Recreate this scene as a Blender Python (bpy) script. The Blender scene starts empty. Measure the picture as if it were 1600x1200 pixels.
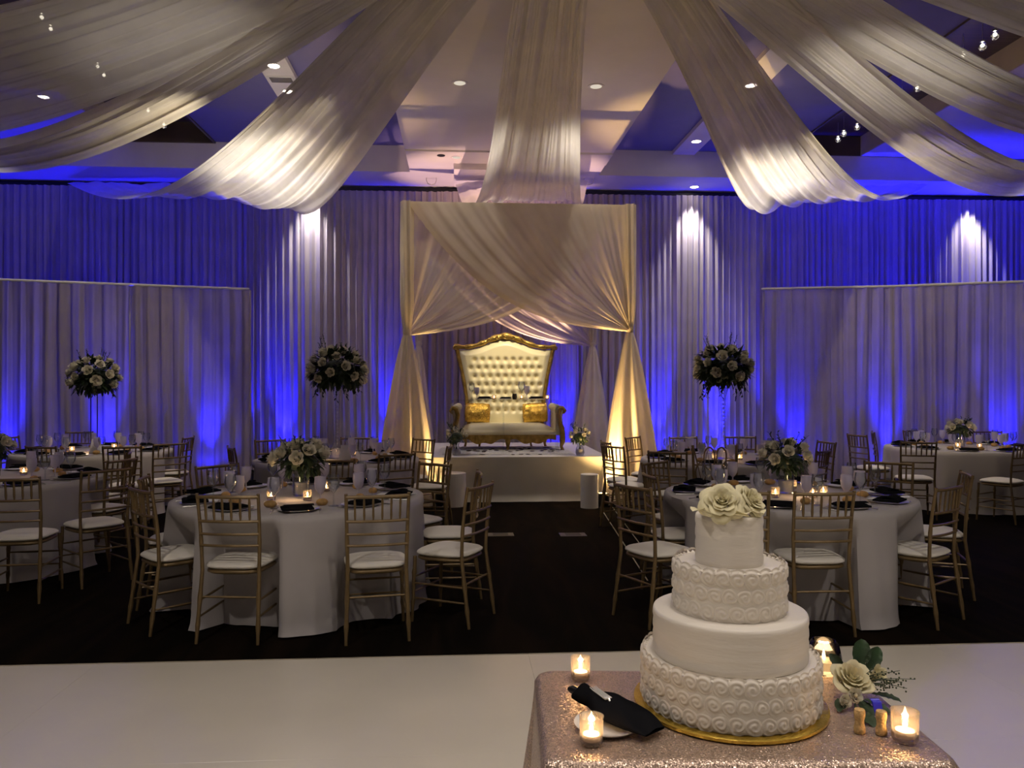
import bpy, math, random
from mathutils import Vector, Matrix, noise
R = math.radians
PI = math.pi
col = bpy.context.scene.collection
sc = bpy.context.scene

# ------------------------------------------------------------------ camera, world, exposure
F = 1230.0                      # focal length in pixels of the 1600 px wide frame
H = 1.6                         # eye height
YAW = R(3.8)                    # the camera looks a little to the right of the room's axis
SA, CA = math.sin(YAW), math.cos(YAW)
cam = bpy.data.cameras.new('camera')
cam.sensor_width = 36; cam.lens = F / 1600 * 36
cam.clip_start = .05; cam.clip_end = 100
camo = bpy.data.objects.new('camera', cam); col.objects.link(camo)
camo.location = (0, 0, H); camo.rotation_euler = (R(90), 0, -YAW)
sc.camera = camo
w = bpy.data.worlds.new('world'); sc.world = w; w.use_nodes = True
w.node_tree.nodes['Background'].inputs[0].default_value = (.02, .018, .02, 1)
w.node_tree.nodes['Background'].inputs[1].default_value = .3
vs = sc.view_settings
sc.display_settings.display_device = 'sRGB'
vs.view_transform = 'Standard'; vs.look = 'None'; vs.gamma = 1; vs.use_curve_mapping = False
vs.exposure = 1.0
sc.cycles.use_denoising = True
sc.cycles.max_bounces = 8
sc.cycles.transparent_max_bounces = 16
sc.cycles.sample_clamp_indirect = 4
sc.cycles.caustics_reflective = False; sc.cycles.caustics_refractive = False

WARM = (1, .80, .56); NEUT = (1, .90, .79); BLUE = (.010, .008, 1.0); AMBER = (1, .62, .22)

def aim(o, frm, to):
    o.location = frm
    o.rotation_euler = (Vector(to) - Vector(frm)).to_track_quat('-Z', 'Y').to_euler()

def spot(frm, to, power, color, angle, blend=.5, rad=.05):
    l = bpy.data.lights.new('spot', 'SPOT'); l.energy = power; l.color = color
    l.spot_size = R(angle); l.spot_blend = blend; l.shadow_soft_size = rad
    o = bpy.data.objects.new('spot_light', l); col.objects.link(o); aim(o, frm, to); return o

def point(loc, power, color, rad=.02):
    l = bpy.data.lights.new('point', 'POINT'); l.energy = power; l.color = color; l.shadow_soft_size = rad
    o = bpy.data.objects.new('point_light', l); col.objects.link(o); o.location = loc; return o

def W(px, D, z=0.0):
    """where something seen at column px stands, D metres in front of the camera"""
    lat = (px - 800) / F * D
    return Vector((lat * CA + D * SA, D * CA - lat * SA, z))

# ---- lights of the room (only some have fixtures, built further down)
# downlights of centre row and beams; unseen fill spots added over and behind camera
for (x, y, e) in [(.0, 9.75, 22), (1.7, 9.75, 22), (-.3, 6.0, 20), (1.9, 6.0, 20),
                  (.1, -.6, 20), (1.6, -.9, 20), (-2.4, 1.2, 130), (4.0, 1.2, 130), (.8, 2.2, 60), (-2.4, -3.8, 480), (.8, -4.0, 480), (4.0, -3.8, 480)]:
    spot((x, y, 5.25), (x, y, 0), e, NEUT, 120 if y > -2 else 84, .8, .09)  # rear ones are added so the unseen floor bounces light to the ceiling
for (x, y, e) in [(-2.4, 10.3, 80), (-2.4, 11.2, 50), (-2.4, 7.0, 12), (-2.4, 4.2, 8), (4.0, 10.6, 110), (4.0, 13.0, 60), (4.0, 7.3, 25), (4.0, 4.2, 12),
                  (-6.0, 11.8, 50), (7.7, 11.8, 55), (-6.0, 8.4, 10), (7.7, 8.4, 16), (-6.0, 5.0, 6), (7.7, 5.0, 8)]:
    spot((x, y, 5.66), (x, y, 0), e, NEUT, 100, .7, .09)
# wall washers close to the tall drapes
for x in (-2.75, 4.42, 9.95):
    spot((x, 14.62, 5.26), (x + .02, 14.92, 2.2), 150, (1, .93, .88), 62, .9, .04)
# a cool light over the cake table
spot((.9, 1.5, 4.6), (.75, 2.1, .9), 26, (1, .88, .78), 50, .8, .12)

# ------------------------------------------------------------------ node materials
def newmat(name):
    m = bpy.data.materials.new(name); m.use_nodes = True
    nt = m.node_tree; nt.nodes.clear()
    out = nt.nodes.new('ShaderNodeOutputMaterial')
    return m, nt, out

def N(nt, kind, **kw):
    n = nt.nodes.new(kind)
    for k, v in kw.items():
        if k in n.inputs.keys() if isinstance(k, str) else False: n.inputs[k].default_value = v
        else: setattr(n, k, v)
    return n

def rgba(c): return (c[0], c[1], c[2], 1)

def pbr(name, color, rough=.5, metal=0, var=.08, scale=8, bump=0, bscale=60, coat=0, emis=None, estr=0, stretch=None, spec=.5, sheen=0, dist=.004):
    m, nt, out = newmat(name)
    b = nt.nodes.new('ShaderNodeBsdfPrincipled')
    b.inputs['Roughness'].default_value = rough; b.inputs['Metallic'].default_value = metal
    b.inputs['Coat Weight'].default_value = coat; b.inputs['Specular IOR Level'].default_value = spec
    b.inputs['Sheen Weight'].default_value = sheen
    tc = nt.nodes.new('ShaderNodeTexCoord'); mp = nt.nodes.new('ShaderNodeMapping')
    nt.links.new(tc.outputs['Object'], mp.inputs[0])
    if stretch: mp.inputs['Scale'].default_value = stretch
    n1 = nt.nodes.new('ShaderNodeTexNoise'); n1.inputs['Scale'].default_value = scale; n1.inputs['Detail'].default_value = 4
    nt.links.new(mp.outputs[0], n1.inputs['Vector'])
    r = nt.nodes.new('ShaderNodeValToRGB')
    r.color_ramp.elements[0].position = .3; r.color_ramp.elements[1].position = .7
    r.color_ramp.elements[0].color = rgba([max(0, c * (1 - var)) for c in color]); r.color_ramp.elements[1].color = rgba([min(1, c * (1 + var)) for c in color])
    nt.links.new(n1.outputs[0], r.inputs[0]); nt.links.new(r.outputs[0], b.inputs['Base Color'])
    if bump:
        n2 = nt.nodes.new('ShaderNodeTexNoise'); n2.inputs['Scale'].default_value = bscale; n2.inputs['Detail'].default_value = 3
        nt.links.new(mp.outputs[0], n2.inputs['Vector'])
        bp = nt.nodes.new('ShaderNodeBump'); bp.inputs['Strength'].default_value = bump; bp.inputs['Distance'].default_value = dist
        nt.links.new(n2.outputs[0], bp.inputs['Height']); nt.links.new(bp.outputs[0], b.inputs['Normal'])
    if emis:
        b.inputs['Emission Color'].default_value = rgba(emis); b.inputs['Emission Strength'].default_value = estr
    nt.links.new(b.outputs[0], out.inputs[0])
    return m

def emit(name, color, s):
    m, nt, out = newmat(name); e = nt.nodes.new('ShaderNodeEmission')
    e.inputs[0].default_value = rgba(color); e.inputs[1].default_value = s
    nt.links.new(e.outputs[0], out.inputs[0]); return m

def cloth(name, color, transl=.35, transp=.0, gloss=.08, grough=.4, weave=600, tcol=None):
    """woven fabric: diffuse + translucent, a soft sheen, and a share of see-through weave"""
    m, nt, out = newmat(name); L = nt.links.new
    tc = nt.nodes.new('ShaderNodeTexCoord')
    nz = nt.nodes.new('ShaderNodeTexNoise'); nz.inputs['Scale'].default_value = 2.5; nz.inputs['Detail'].default_value = 5
    L(tc.outputs['Object'], nz.inputs['Vector'])
    r = nt.nodes.new('ShaderNodeValToRGB'); r.color_ramp.elements[0].position = .3; r.color_ramp.elements[1].position = .7
    r.color_ramp.elements[0].color = rgba([c * .9 for c in color]); r.color_ramp.elements[1].color = rgba([min(1, c * 1.05) for c in color])
    L(nz.outputs[0], r.inputs[0])
    nb = nt.nodes.new('ShaderNodeTexNoise'); nb.inputs['Scale'].default_value = weave; L(tc.outputs['Object'], nb.inputs['Vector'])
    bp = nt.nodes.new('ShaderNodeBump'); bp.inputs['Strength'].default_value = .15; bp.inputs['Distance'].default_value = .002
    L(nb.outputs[0], bp.inputs['Height'])
    d = nt.nodes.new('ShaderNodeBsdfDiffuse'); L(r.outputs[0], d.inputs[0]); L(bp.outputs[0], d.inputs['Normal'])
    t = nt.nodes.new('ShaderNodeBsdfTranslucent')
    if tcol: t.inputs[0].default_value = rgba(tcol)
    else: L(r.outputs[0], t.inputs[0])
    mx = nt.nodes.new('ShaderNodeMixShader'); mx.inputs[0].default_value = transl
    L(d.outputs[0], mx.inputs[1]); L(t.outputs[0], mx.inputs[2])
    g = nt.nodes.new('ShaderNodeBsdfGlossy'); g.inputs['Roughness'].default_value = grough; L(r.outputs[0], g.inputs[0])
    m2 = nt.nodes.new('ShaderNodeMixShader'); m2.inputs[0].default_value = gloss
    L(mx.outputs[0], m2.inputs[1]); L(g.outputs[0], m2.inputs[2])
    last = m2
    if transp > 0:
        tr = nt.nodes.new('ShaderNodeBsdfTransparent')
        lw = nt.nodes.new('ShaderNodeLayerWeight'); lw.inputs['Blend'].default_value = .35
        mr = nt.nodes.new('ShaderNodeMapRange'); mr.inputs[1].default_value = 0; mr.inputs[2].default_value = 1
        mr.inputs[3].default_value = transp; mr.inputs[4].default_value = transp * .2
        L(lw.outputs['Facing'], mr.inputs[0])
        m3 = nt.nodes.new('ShaderNodeMixShader'); L(mr.outputs[0], m3.inputs[0])
        L(m2.outputs[0], m3.inputs[1]); L(tr.outputs[0], m3.inputs[2]); last = m3
    L(last.outputs[0], out.inputs[0]); return m

def thin_glass(name, tint=(.93, .95, .96), refl=.12, frost=0, milk=(.8, .8, .85)):
    m, nt, out = newmat(name); L = nt.links.new
    tr = nt.nodes.new('ShaderNodeBsdfTransparent'); tr.inputs[0].default_value = rgba(tint)
    g = nt.nodes.new('ShaderNodeBsdfGlossy'); g.inputs['Roughness'].default_value = .04
    lw = nt.nodes.new('ShaderNodeLayerWeight'); lw.inputs['Blend'].default_value = .25
    mr = nt.nodes.new('ShaderNodeMapRange'); mr.inputs[3].default_value = refl * .5; mr.inputs[4].default_value = min(1, refl * 5)
    nz = nt.nodes.new('ShaderNodeTexNoise'); nz.inputs['Scale'].default_value = 40
    L(lw.outputs['Fresnel'], mr.inputs[0])
    m1 = nt.nodes.new('ShaderNodeMixShader'); L(mr.outputs[0], m1.inputs[0]); L(tr.outputs[0], m1.inputs[1]); L(g.outputs[0], m1.inputs[2])
    last = m1
    if frost:
        d = nt.nodes.new('ShaderNodeBsdfDiffuse'); d.inputs[0].default_value = rgba(milk)
        t = nt.nodes.new('ShaderNodeBsdfTranslucent'); t.inputs[0].default_value = rgba(milk)
        mm = nt.nodes.new('ShaderNodeMixShader'); mm.inputs[0].default_value = .5
        L(d.outputs[0], mm.inputs[1]); L(t.outputs[0], mm.inputs[2])
        m2 = nt.nodes.new('ShaderNodeMixShader'); m2.inputs[0].default_value = frost
        L(m1.outputs[0], m2.inputs[1]); L(mm.outputs[0], m2.inputs[2]); last = m2
    L(last.outputs[0], out.inputs[0]); return m

def sequins(name, color, scale=330, tilt=.8, rough=.28, metal=.85, dark=None):
    m, nt, out = newmat(name); L = nt.links.new
    tc = nt.nodes.new('ShaderNodeTexCoord')
    v = nt.nodes.new('ShaderNodeTexVoronoi'); v.inputs['Scale'].default_value = scale; L(tc.outputs['Object'], v.inputs['Vector'])
    sub = nt.nodes.new('ShaderNodeVectorMath'); sub.operation = 'SUBTRACT'; L(v.outputs['Color'], sub.inputs[0]); sub.inputs[1].default_value = (.5, .5, .5)
    scl = nt.nodes.new('ShaderNodeVectorMath'); scl.operation = 'SCALE'; L(sub.outputs[0], scl.inputs[0]); scl.inputs['Scale'].default_value = tilt
    ge = nt.nodes.new('ShaderNodeNewGeometry')
    add = nt.nodes.new('ShaderNodeVectorMath'); add.operation = 'ADD'; L(ge.outputs['Normal'], add.inputs[0]); L(scl.outputs[0], add.inputs[1])
    nm = nt.nodes.new('ShaderNodeVectorMath'); nm.operation = 'NORMALIZE'; L(add.outputs[0], nm.inputs[0])
    b = nt.nodes.new('ShaderNodeBsdfPrincipled'); b.inputs['Metallic'].default_value = metal; b.inputs['Roughness'].default_value = rough
    sep = nt.nodes.new('ShaderNodeSeparateColor'); L(v.outputs['Color'], sep.inputs[0])
    r = nt.nodes.new('ShaderNodeValToRGB'); d = dark or [c * .55 for c in color]
    r.color_ramp.elements[0].color = rgba(d); r.color_ramp.elements[1].color = rgba([min(1, c * 1.25) for c in color])
    L(sep.outputs[0], r.inputs[0]); L(r.outputs[0], b.inputs['Base Color']); L(nm.outputs[0], b.inputs['Normal'])
    L(b.outputs[0], out.inputs[0]); return m

def carpet_mat():
    m, nt, out = newmat('carpet'); L = nt.links.new
    tc = nt.nodes.new('ShaderNodeTexCoord')
    n = nt.nodes.new('ShaderNodeTexNoise'); n.inputs['Scale'].default_value = 1.1; n.inputs['Detail'].default_value = 6; n.inputs['Distortion'].default_value = 1.5
    mp = nt.nodes.new('ShaderNodeMapping'); mp.inputs['Scale'].default_value = (4, .6, 1); L(tc.outputs['Object'], mp.inputs[0]); L(mp.outputs[0], n.inputs['Vector'])
    r = nt.nodes.new('ShaderNodeValToRGB'); e = r.color_ramp.elements
    e[0].position = .4; e[0].color = (.004, .003, .002, 1); e[1].position = .75; e[1].color = (.012, .007, .004, 1)
    L(n.outputs[0], r.inputs[0])
    b = nt.nodes.new('ShaderNodeBsdfPrincipled'); b.inputs['Roughness'].default_value = .95; b.inputs['Specular IOR Level'].default_value = .04
    n2 = nt.nodes.new('ShaderNodeTexNoise'); n2.inputs['Scale'].default_value = 300; L(tc.outputs['Object'], n2.inputs['Vector'])
    bp = nt.nodes.new('ShaderNodeBump'); bp.inputs['Strength'].default_value = .5; bp.inputs['Distance'].default_value = .004
    L(n2.outputs[0], bp.inputs['Height']); L(bp.outputs[0], b.inputs['Normal'])
    L(r.outputs[0], b.inputs['Base Color']); L(b.outputs[0], out.inputs[0]); return m

M = dict(
    carpet=carpet_mat(),
    dance=pbr('white_vinyl_floor', (.70, .65, .56), .22, 0, .05, 1.2, bump=.05, bscale=3, spec=.5, dist=.01),
    trim=pbr('scuffed_edge_trim', (.50, .45, .36), .35, 0, .25, 6),
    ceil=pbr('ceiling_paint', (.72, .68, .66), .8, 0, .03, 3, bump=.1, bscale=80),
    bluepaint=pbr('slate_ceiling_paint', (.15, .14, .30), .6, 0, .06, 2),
    beige=pbr('beige_ceiling_paint', (.55, .45, .28), .7, 0, .06, 4),
    brown=pbr('dark_wood_ceiling', (.09, .06, .035), .35, 0, .3, 2, stretch=(1, 12, 1)),
    wall=pbr('wall_paint', (.35, .31, .30), .8, 0, .05, 3),
    black=pbr('black_track', (.01, .01, .012), .5, 0, .1),
    grille=pbr('grey_grille', (.25, .23, .2), .5, .2, .1),
    drape=cloth('tall_drape_fabric', (.56, .50, .54), .2, 0, .04),
    lowdrape=cloth('sheer_divider_fabric', (.50, .45, .455), .36, .04, .04),
    swag=cloth('sheer_ceiling_fabric', (.88, .84, .76), .5, .10, .10, .35),
    arch=cloth('sheer_arch_fabric', (.86, .77, .62), .42, .12, .05),
    skirt=cloth('stage_skirt_fabric', (.62, .60, .54), .1, 0, .03),
    linen=cloth('white_table_linen', (.52, .49, .49), .12, 0, .05, .45),
    cushion=cloth('ivory_seat_fabric', (.90, .86, .78), .05, 0, .05),
    black_cloth=cloth('black_napkin_fabric', (.010, .010, .012), 0, 0, .02),
    gold=pbr('gold_painted_wood', (.20, .135, .06), .38, .35, .18, 12, bump=.15, bscale=90),
    antique=pbr('carved_antique_gold', (.40, .26, .07), .34, .75, .3, 14, bump=.9, bscale=34, dist=.01),
    leather=pbr('ivory_tufted_leather', (.80, .72, .50), .35, 0, .03, 4, coat=.15),
    gsequin=sequins('gold_sequins', (.80, .50, .10), 220, .7, .22),
    rsequin=sequins('rose_gold_sequins', (.70, .53, .43), 380, .75, .34, .75),
    icing=pbr('buttercream', (.76, .71, .64), .42, 0, .02, 5, bump=.25, bscale=30, stretch=(1, 1, 6), spec=.4),
    icing2=pbr('piped_buttercream', (.76, .70, .62), .45, 0, .03, 20, spec=.4),
    board=pbr('gold_foil_board', (.78, .55, .10), .24, .9, .15, 30, bump=.5, bscale=50),
    petal=cloth('cream_petal', (.86, .80, .55), .25, 0, .06, .5, 90),
    petal2=cloth('white_petal', (.80, .76, .62), .2, 0, .04, .5, 90),
    leaf=pbr('dark_leaf', (.025, .045, .020), .45, 0, .4, 30, bump=.2),
    leaf2=pbr('green_leaf', (.022, .050, .020), .4, 0, .3, 30, bump=.2),
    stem=pbr('stem', (.06, .10, .04), .6),
    glass=thin_glass('clear_glass'),
    water=thin_glass('frosted_water_glass', (.85, .87, .95), .1, .6, (.85, .82, .92)),
    votive=thin_glass('votive_glass', (.95, .88, .80), .14, .10, (1, .88, .78)),
    acrylic=thin_glass('clear_acrylic', (.95, .97, .97), .08),
    wax=pbr('candle_wax', (.9, .82, .68), .5, 0, .02, emis=(1, .62, .28), estr=2.2),
    tin=pbr('tealight_tin', (.6, .55, .5), .3, .8, .05),
    flame=emit('flame', (1, .66, .30), 45),
    lamp=emit('lamp_lens', (1, .88, .75), 14),
    dimlamp=emit('dim_lamp_lens', (1, .88, .72), .35),
    crystal=emit('lit_crystal', (1, .88, .70), 5),
    bluelens=emit('blue_led_lens', (.06, .05, 1), 12),
    amberlens=emit('amber_led_lens', (1, .62, .25), 25),
    white=pbr('white_paint', (.72, .70, .66), .5, 0, .03, 5),
    china=pbr('white_china', (.80, .78, .76), .15, 0, .02, 5, coat=.3),
    card=pbr('white_card', (.80, .80, .84), .7, 0, .02, 5),
    steel=pbr('polished_steel', (.7, .68, .66), .32, 1, .05),
    silver=pbr('bright_silver', (.85, .84, .80), .3, .35, .03),
    bread=pbr('bread_crust', (.50, .30, .10), .55, 0, .25, 30, bump=.4),
    cork=pbr('cork', (.62, .40, .17), .75, 0, .3, 120, bump=.8, bscale=160),
    rug=pbr('white_shag', (.75, .72, .70), .9, 0, .12, 40, bump=1, bscale=120, dist=.02),
    dpetal=pbr('dark_petals', (.04, .02, .02), .7),
    darkplastic=pbr('black_plastic', (.012, .012, .014), .35),
    ribbon=pbr('blue_ribbon', (.03, .03, .55), .3, 0, .1),
    grayplate=pbr('grey_floor_plate', (.10, .09, .09), .4, .3, .1),
)

# ------------------------------------------------------------------ mesh building
class MB:
    def __init__(s): s.v = []; s.f = []
    def add(s, vs_, fs_):
        o = len(s.v); s.v += [tuple(p) for p in vs_]; s.f += [tuple(i + o for i in f) for f in fs_]; return s
    def box(s, x0, x1, y0, y1, z0, z1, bev=0):
        if bev:
            b = bev
            vs_ = []
            for (z, i) in ((z0, b), (z0 + b, 0), (z1 - b, 0), (z1, b)):
                vs_ += [(x0 + i, y0 + i, z), (x1 - i, y0 + i, z), (x1 - i, y1 - i, z), (x0 + i, y1 - i, z)]
            fs_ = [(3, 2, 1, 0), (12, 13, 14, 15)]
            for k in range(3):
                for j in range(4): fs_.append((k * 4 + j, k * 4 + (j + 1) % 4, k * 4 + 4 + (j + 1) % 4, k * 4 + 4 + j))
            return s.add(vs_, fs_)
        return s.add([(x0, y0, z0), (x1, y0, z0), (x1, y1, z0), (x0, y1, z0), (x0, y0, z1), (x1, y0, z1), (x1, y1, z1), (x0, y1, z1)],
                     [(3, 2, 1, 0), (4, 5, 6, 7), (0, 1, 5, 4), (1, 2, 6, 5), (2, 3, 7, 6), (3, 0, 4, 7)])
    def grid(s, fn, nu, nv, cu=False):
        vs_ = [fn(i / nu, j / nv) for j in range(nv + 1) for i in range(nu if cu else nu + 1)]
        n = nu if cu else nu + 1
        fs_ = [(j * n + i, j * n + (i + 1) % n, (j + 1) * n + (i + 1) % n, (j + 1) * n + i) for j in range(nv) for i in range(nu)]
        return s.add(vs_, fs_)
    def tube(s, pts, rad, n=8, cap=True):
        pts = [Vector(p) for p in pts]; m = len(pts)
        if not hasattr(rad, '__len__'): rad = [rad] * m
        vs_ = []; prev = None
        for i, p in enumerate(pts):
            d = (pts[min(i + 1, m - 1)] - pts[max(i - 1, 0)]).normalized()
            if prev is None:
                up = Vector((0, 0, 1)) if abs(d.z) < .9 else Vector((1, 0, 0))
                a = d.cross(up).normalized()
            else: a = (prev - d * prev.dot(d)).normalized()
            prev = a; b = d.cross(a)
            for k in range(n):
                t = 2 * PI * k / n
                vs_.append(p + (a * math.cos(t) + b * math.sin(t)) * rad[i])
        fs_ = [(i * n + k, i * n + (k + 1) % n, (i + 1) * n + (k + 1) % n, (i + 1) * n + k) for i in range(m - 1) for k in range(n)]
        if cap: fs_ += [tuple(range(n - 1, -1, -1)), tuple((m - 1) * n + k for k in range(n))]
        return s.add(vs_, fs_)
    def lathe(s, prof, n=20, c=(0, 0, 0), capb=False, capt=False):
        vs_ = [(c[0] + r * math.cos(2 * PI * k / n), c[1] + r * math.sin(2 * PI * k / n), c[2] + z) for (r, z) in prof for k in range(n)]
        m = len(prof)
        fs_ = [(i * n + k, i * n + (k + 1) % n, (i + 1) * n + (k + 1) % n, (i + 1) * n + k) for i in range(m - 1) for k in range(n)]
        if capb: fs_.append(tuple(range(n - 1, -1, -1)))
        if capt: fs_.append(tuple((m - 1) * n + k for k in range(n)))
        return s.add(vs_, fs_)
    def ball(s, c, rx, ry=None, rz=None, n=12, m=8):
        ry = ry or rx; rz = rz or rx
        return s.grid(lambda u, v: (c[0] + rx * math.sin(PI * (.001 + .998 * v)) * math.cos(2 * PI * u), c[1] + ry * math.sin(PI * (.001 + .998 * v)) * math.sin(2 * PI * u), c[2] - rz * math.cos(PI * v)), n, m, True)
    def xf(s, mat):
        s.v = [tuple(mat @ Vector(p)) for p in s.v]; return s
    def merge(s, o): return s.add(o.v, o.f)
    def mesh(s, name, mat, smooth=True, ang=40):
        me = bpy.data.meshes.new(name); me.from_pydata(s.v, [], s.f); me.materials.append(M[mat] if isinstance(mat, str) else mat)
        if smooth:
            me.shade_smooth(); me.set_sharp_from_angle(angle=R(ang))
        me.update(); return me
    def obj(s, name, mat, parent=None, loc=None, rot=None, smooth=True, ang=40):
        return place(s.mesh(name, mat, smooth, ang), name, parent, loc, rot)

def place(me, name, parent=None, loc=None, rot=None, scale=None):
    o = bpy.data.objects.new(name, me); col.objects.link(o)
    if parent: o.parent = parent
    if loc is not None: o.location = loc
    if rot is not None: o.rotation_euler = rot
    if scale is not None: o.scale = scale if hasattr(scale, '__len__') else (scale,) * 3
    return o

def tag(o, label=None, cat=None, group=None, kind=None):
    if label: o['label'] = label
    if cat: o['category'] = cat
    if group: o['group'] = group
    if kind: o['kind'] = kind
    return o

def empty(name, loc, rz=0, label=None, cat=None, group=None):
    o = bpy.data.objects.new(name, None); col.objects.link(o); o.empty_display_size = .1
    o.location = loc; o.rotation_euler = (0, 0, rz); return tag(o, label, cat, group)

kids = {}
def dup(root, loc, rz=0, label=None, group=None, scale=None):
    r = root.copy(); col.objects.link(r); r.location = loc; r.rotation_euler = (0, 0, rz)
    if scale: r.scale = (scale,) * 3
    if label: r['label'] = label
    if group: r['group'] = group
    if root.name not in kids:
        allo = list(bpy.data.objects)
        kids[root.name] = [(c, [g for g in allo if g.parent == c]) for c in allo if c.parent == root]
    for ch, gs in kids[root.name]:
        c = ch.copy(); col.objects.link(c); c.parent = r
        for g in gs:
            d = g.copy(); col.objects.link(d); d.parent = c
    return r

def nz(x, y=0, z=0): return noise.noise(Vector((x, y, z)))

def struct(mb, name, mat, **k):
    return tag(mb.obj(name, mat, **k), kind='structure')

# ------------------------------------------------------------------ the setting
XC = .8                                    # centre line of the room (aisle, stage, arch)
EDGE = 4.65                                # where the dance floor stops
struct(MB().box(-12, 13.6, EDGE, 16, -.12, 0), 'floor', 'carpet', smooth=False)
# white dance floor in 8 x 4 ft panels
df = tag(bpy.data.objects.new('dance_floor', None), kind='structure'); col.objects.link(df)
pw, pl = 2.44, 1.22
for i in range(-5, 6):
    for j in range(0, 9):
        x0 = XC - .4 + i * pw; y1 = EDGE - .07 - j * pl
        MB().box(x0 + .0003, x0 + pw - .0003, y1 - pl + .0003, y1 - .0003, -.03, .022, .0004).obj('floor_panel', 'dance', df, smooth=False)
for i in range(-9, 11):
    x0 = XC - .4 + i * 1.22
    mb = MB().add([(x0 + .002, EDGE, .0), (x0 + 1.218, EDGE, .0), (x0 + 1.218, EDGE - .065, .026), (x0 + .002, EDGE - .065, .026), (x0 + .002, EDGE - .07, -.03), (x0 + 1.218, EDGE - .07, -.03), (x0 + .002, EDGE, -.03), (x0 + 1.218, EDGE, -.03)],
                  [(0, 1, 2, 3), (3, 2, 5, 4), (0, 6, 7, 1), (0, 3, 4, 6), (1, 7, 5, 2)])
    mb.obj('edge_ramp', 'trim', df, smooth=False)
struct(MB().box(-12, 13.6, -7, EDGE, -.14, -.03), 'floor_base', 'carpet', smooth=False)
tk = tag(bpy.data.objects.new('trim_1', None), kind='structure'); col.objects.link(tk)
p, q = W(938, 10.2, .002), W(1012, 6.4, .002)
for k in (0, .16):
    MB().tube([p + Vector((k, 0, 0)), q + Vector((k, 0, 0))], .006, 4).obj('carpet_seam', 'trim', tk)

struct(MB().box(-12, 13.6, 15.25, 15.4, 0, 6.2), 'wall_back', 'wall', smooth=False)
struct(MB().box(-12.2, -12, -7, 15.4, 0, 6.2), 'wall_left', 'wall', smooth=False)
struct(MB().box(13.6, 13.8, -7, 15.4, 0, 6.2), 'wall_right', 'wall', smooth=False)
struct(MB().box(-12, 13.6, -7.2, -7, 0, 6.2), 'wall_front', 'wall', smooth=False)

# ceiling: low soffit by the drapes, a dropped centre strip, upper panels with beams and slots
ce = tag(bpy.data.objects.new('ceiling', None), kind='structure'); col.objects.link(ce)
ZL, ZU = 5.32, 5.75
MB().box(-12, 13.6, 13.9, 15.25, ZL, 6.15).obj('soffit', 'ceil', ce, smooth=False)
MB().box(XC - 1.67, XC + 1.67, -7, 13.9, ZL, 6.15).obj('centre_strip', 'ceil', ce, smooth=False)
MB().box(XC - 1.66, XC + 1.66, 12.55, 13.15, ZL - .03, ZL).obj('partition_track_panel', 'ceil', ce, smooth=False)
MB().box(XC - .9, XC - .35, 13.3, 14.5, ZL - .1, ZL).obj('projector_soffit', 'ceil', ce, smooth=False)
for s in (-1, 1):
    def xb(a, b, z0, z1, nm, mt, y0=-7, y1=13.9):
        x = sorted((XC + s * a, XC + s * b))
        return MB().box(x[0], x[1], y0, y1, z0, z1).obj(nm, mt, ce, smooth=False)
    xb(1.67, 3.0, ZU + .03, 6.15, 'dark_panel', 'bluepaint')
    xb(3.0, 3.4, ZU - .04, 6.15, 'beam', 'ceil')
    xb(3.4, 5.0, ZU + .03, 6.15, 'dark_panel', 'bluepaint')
    xb(5.0, 6.5, 6.10, 6.16, 'slot_top', 'brown')
    xb(5.0, 5.03, ZU, 6.1, 'slot_side', 'brown')
    xb(5.03, 6.47, ZU, 6.1, 'slot_end', 'brown', 13.86, 13.9)
    xb(6.47, 6.5, ZU, 6.1, 'slot_side', 'beige')
    xb(6.5, 12.9, ZU, 6.15, 'outer_panel', 'ceil')
struct(MB().box(-11.9, 13.5, 14.93, 15.05, 5.235, 5.30), 'trim_2', 'black', smooth=False)   # drape track

def downlight(x, y, z, label, bright=True, r=.085):
    t = empty('recessed_downlight', (x, y, z), 0, label, 'ceiling light', 'recessed downlights')
    MB().lathe([(r * 1.25, -.001), (r * 1.25, -.006), (r, -.008), (r * .86, .0), (r * .8, .03)], 24).obj('trim_ring', 'white', t)
    MB().lathe([(r * .84, -.0005), (.001, -.0005)], 24).obj('lens', 'lamp' if bright else 'dimlamp', t, loc=(0, 0, -.003))
downlight(.0, 9.75, ZL, 'round recessed downlight in the pale centre ceiling, left of the middle swag', False)
downlight(1.7, 9.75, ZL, 'round recessed downlight in the pale centre ceiling, right of the middle swag', False)
downlight(-2.4, 10.35, ZU - .04, 'bright recessed downlight on the left ceiling beam, before the vent')
downlight(-2.4, 11.25, ZU - .04, 'recessed downlight on the left ceiling beam, behind the vent')
downlight(4.0, 10.6, ZU - .04, 'bright recessed downlight on the right ceiling beam, between two swags')
downlight(4.0, 13.1, ZU - .04, 'recessed downlight at the far end of the right ceiling beam')
downlight(4.42, 14.6, ZL, 'recessed downlight in the low soffit above the right bright patch on the drapes')
downlight(-6.0, 11.8, ZU, 'bright recessed downlight in the blue-lit ceiling at far left')
downlight(-.05, 12.85, ZL - .03, 'dim recessed light in the ceiling before the arch', False, .075)
t = empty('ceiling_vent', (-2.4, 10.8, ZU - .04), 0, 'small rectangular louvred air vent on the left ceiling beam', 'vent')
MB().box(-.17, .17, -.11, .11, -.012, 0).obj('frame', 'white', t, smooth=False)
MB().box(-.145, .145, -.085, .085, -.0125, -.0115).obj('backing', 'black', t, smooth=False)
for k in range(6): MB().box(-.14, .14, -.075 + k * .028, -.062 + k * .028, -.018, -.012).obj('slat', 'grille', t, smooth=False)
t = empty('ceiling_speaker', (-.3, 12.75, ZL - .03), 0, 'small round black opening in the ceiling left of the middle swag', 'speaker')
MB().lathe([(.065, 0), (.065, -.008), (.001, -.006)], 20).obj('grille', 'black', t)
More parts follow.
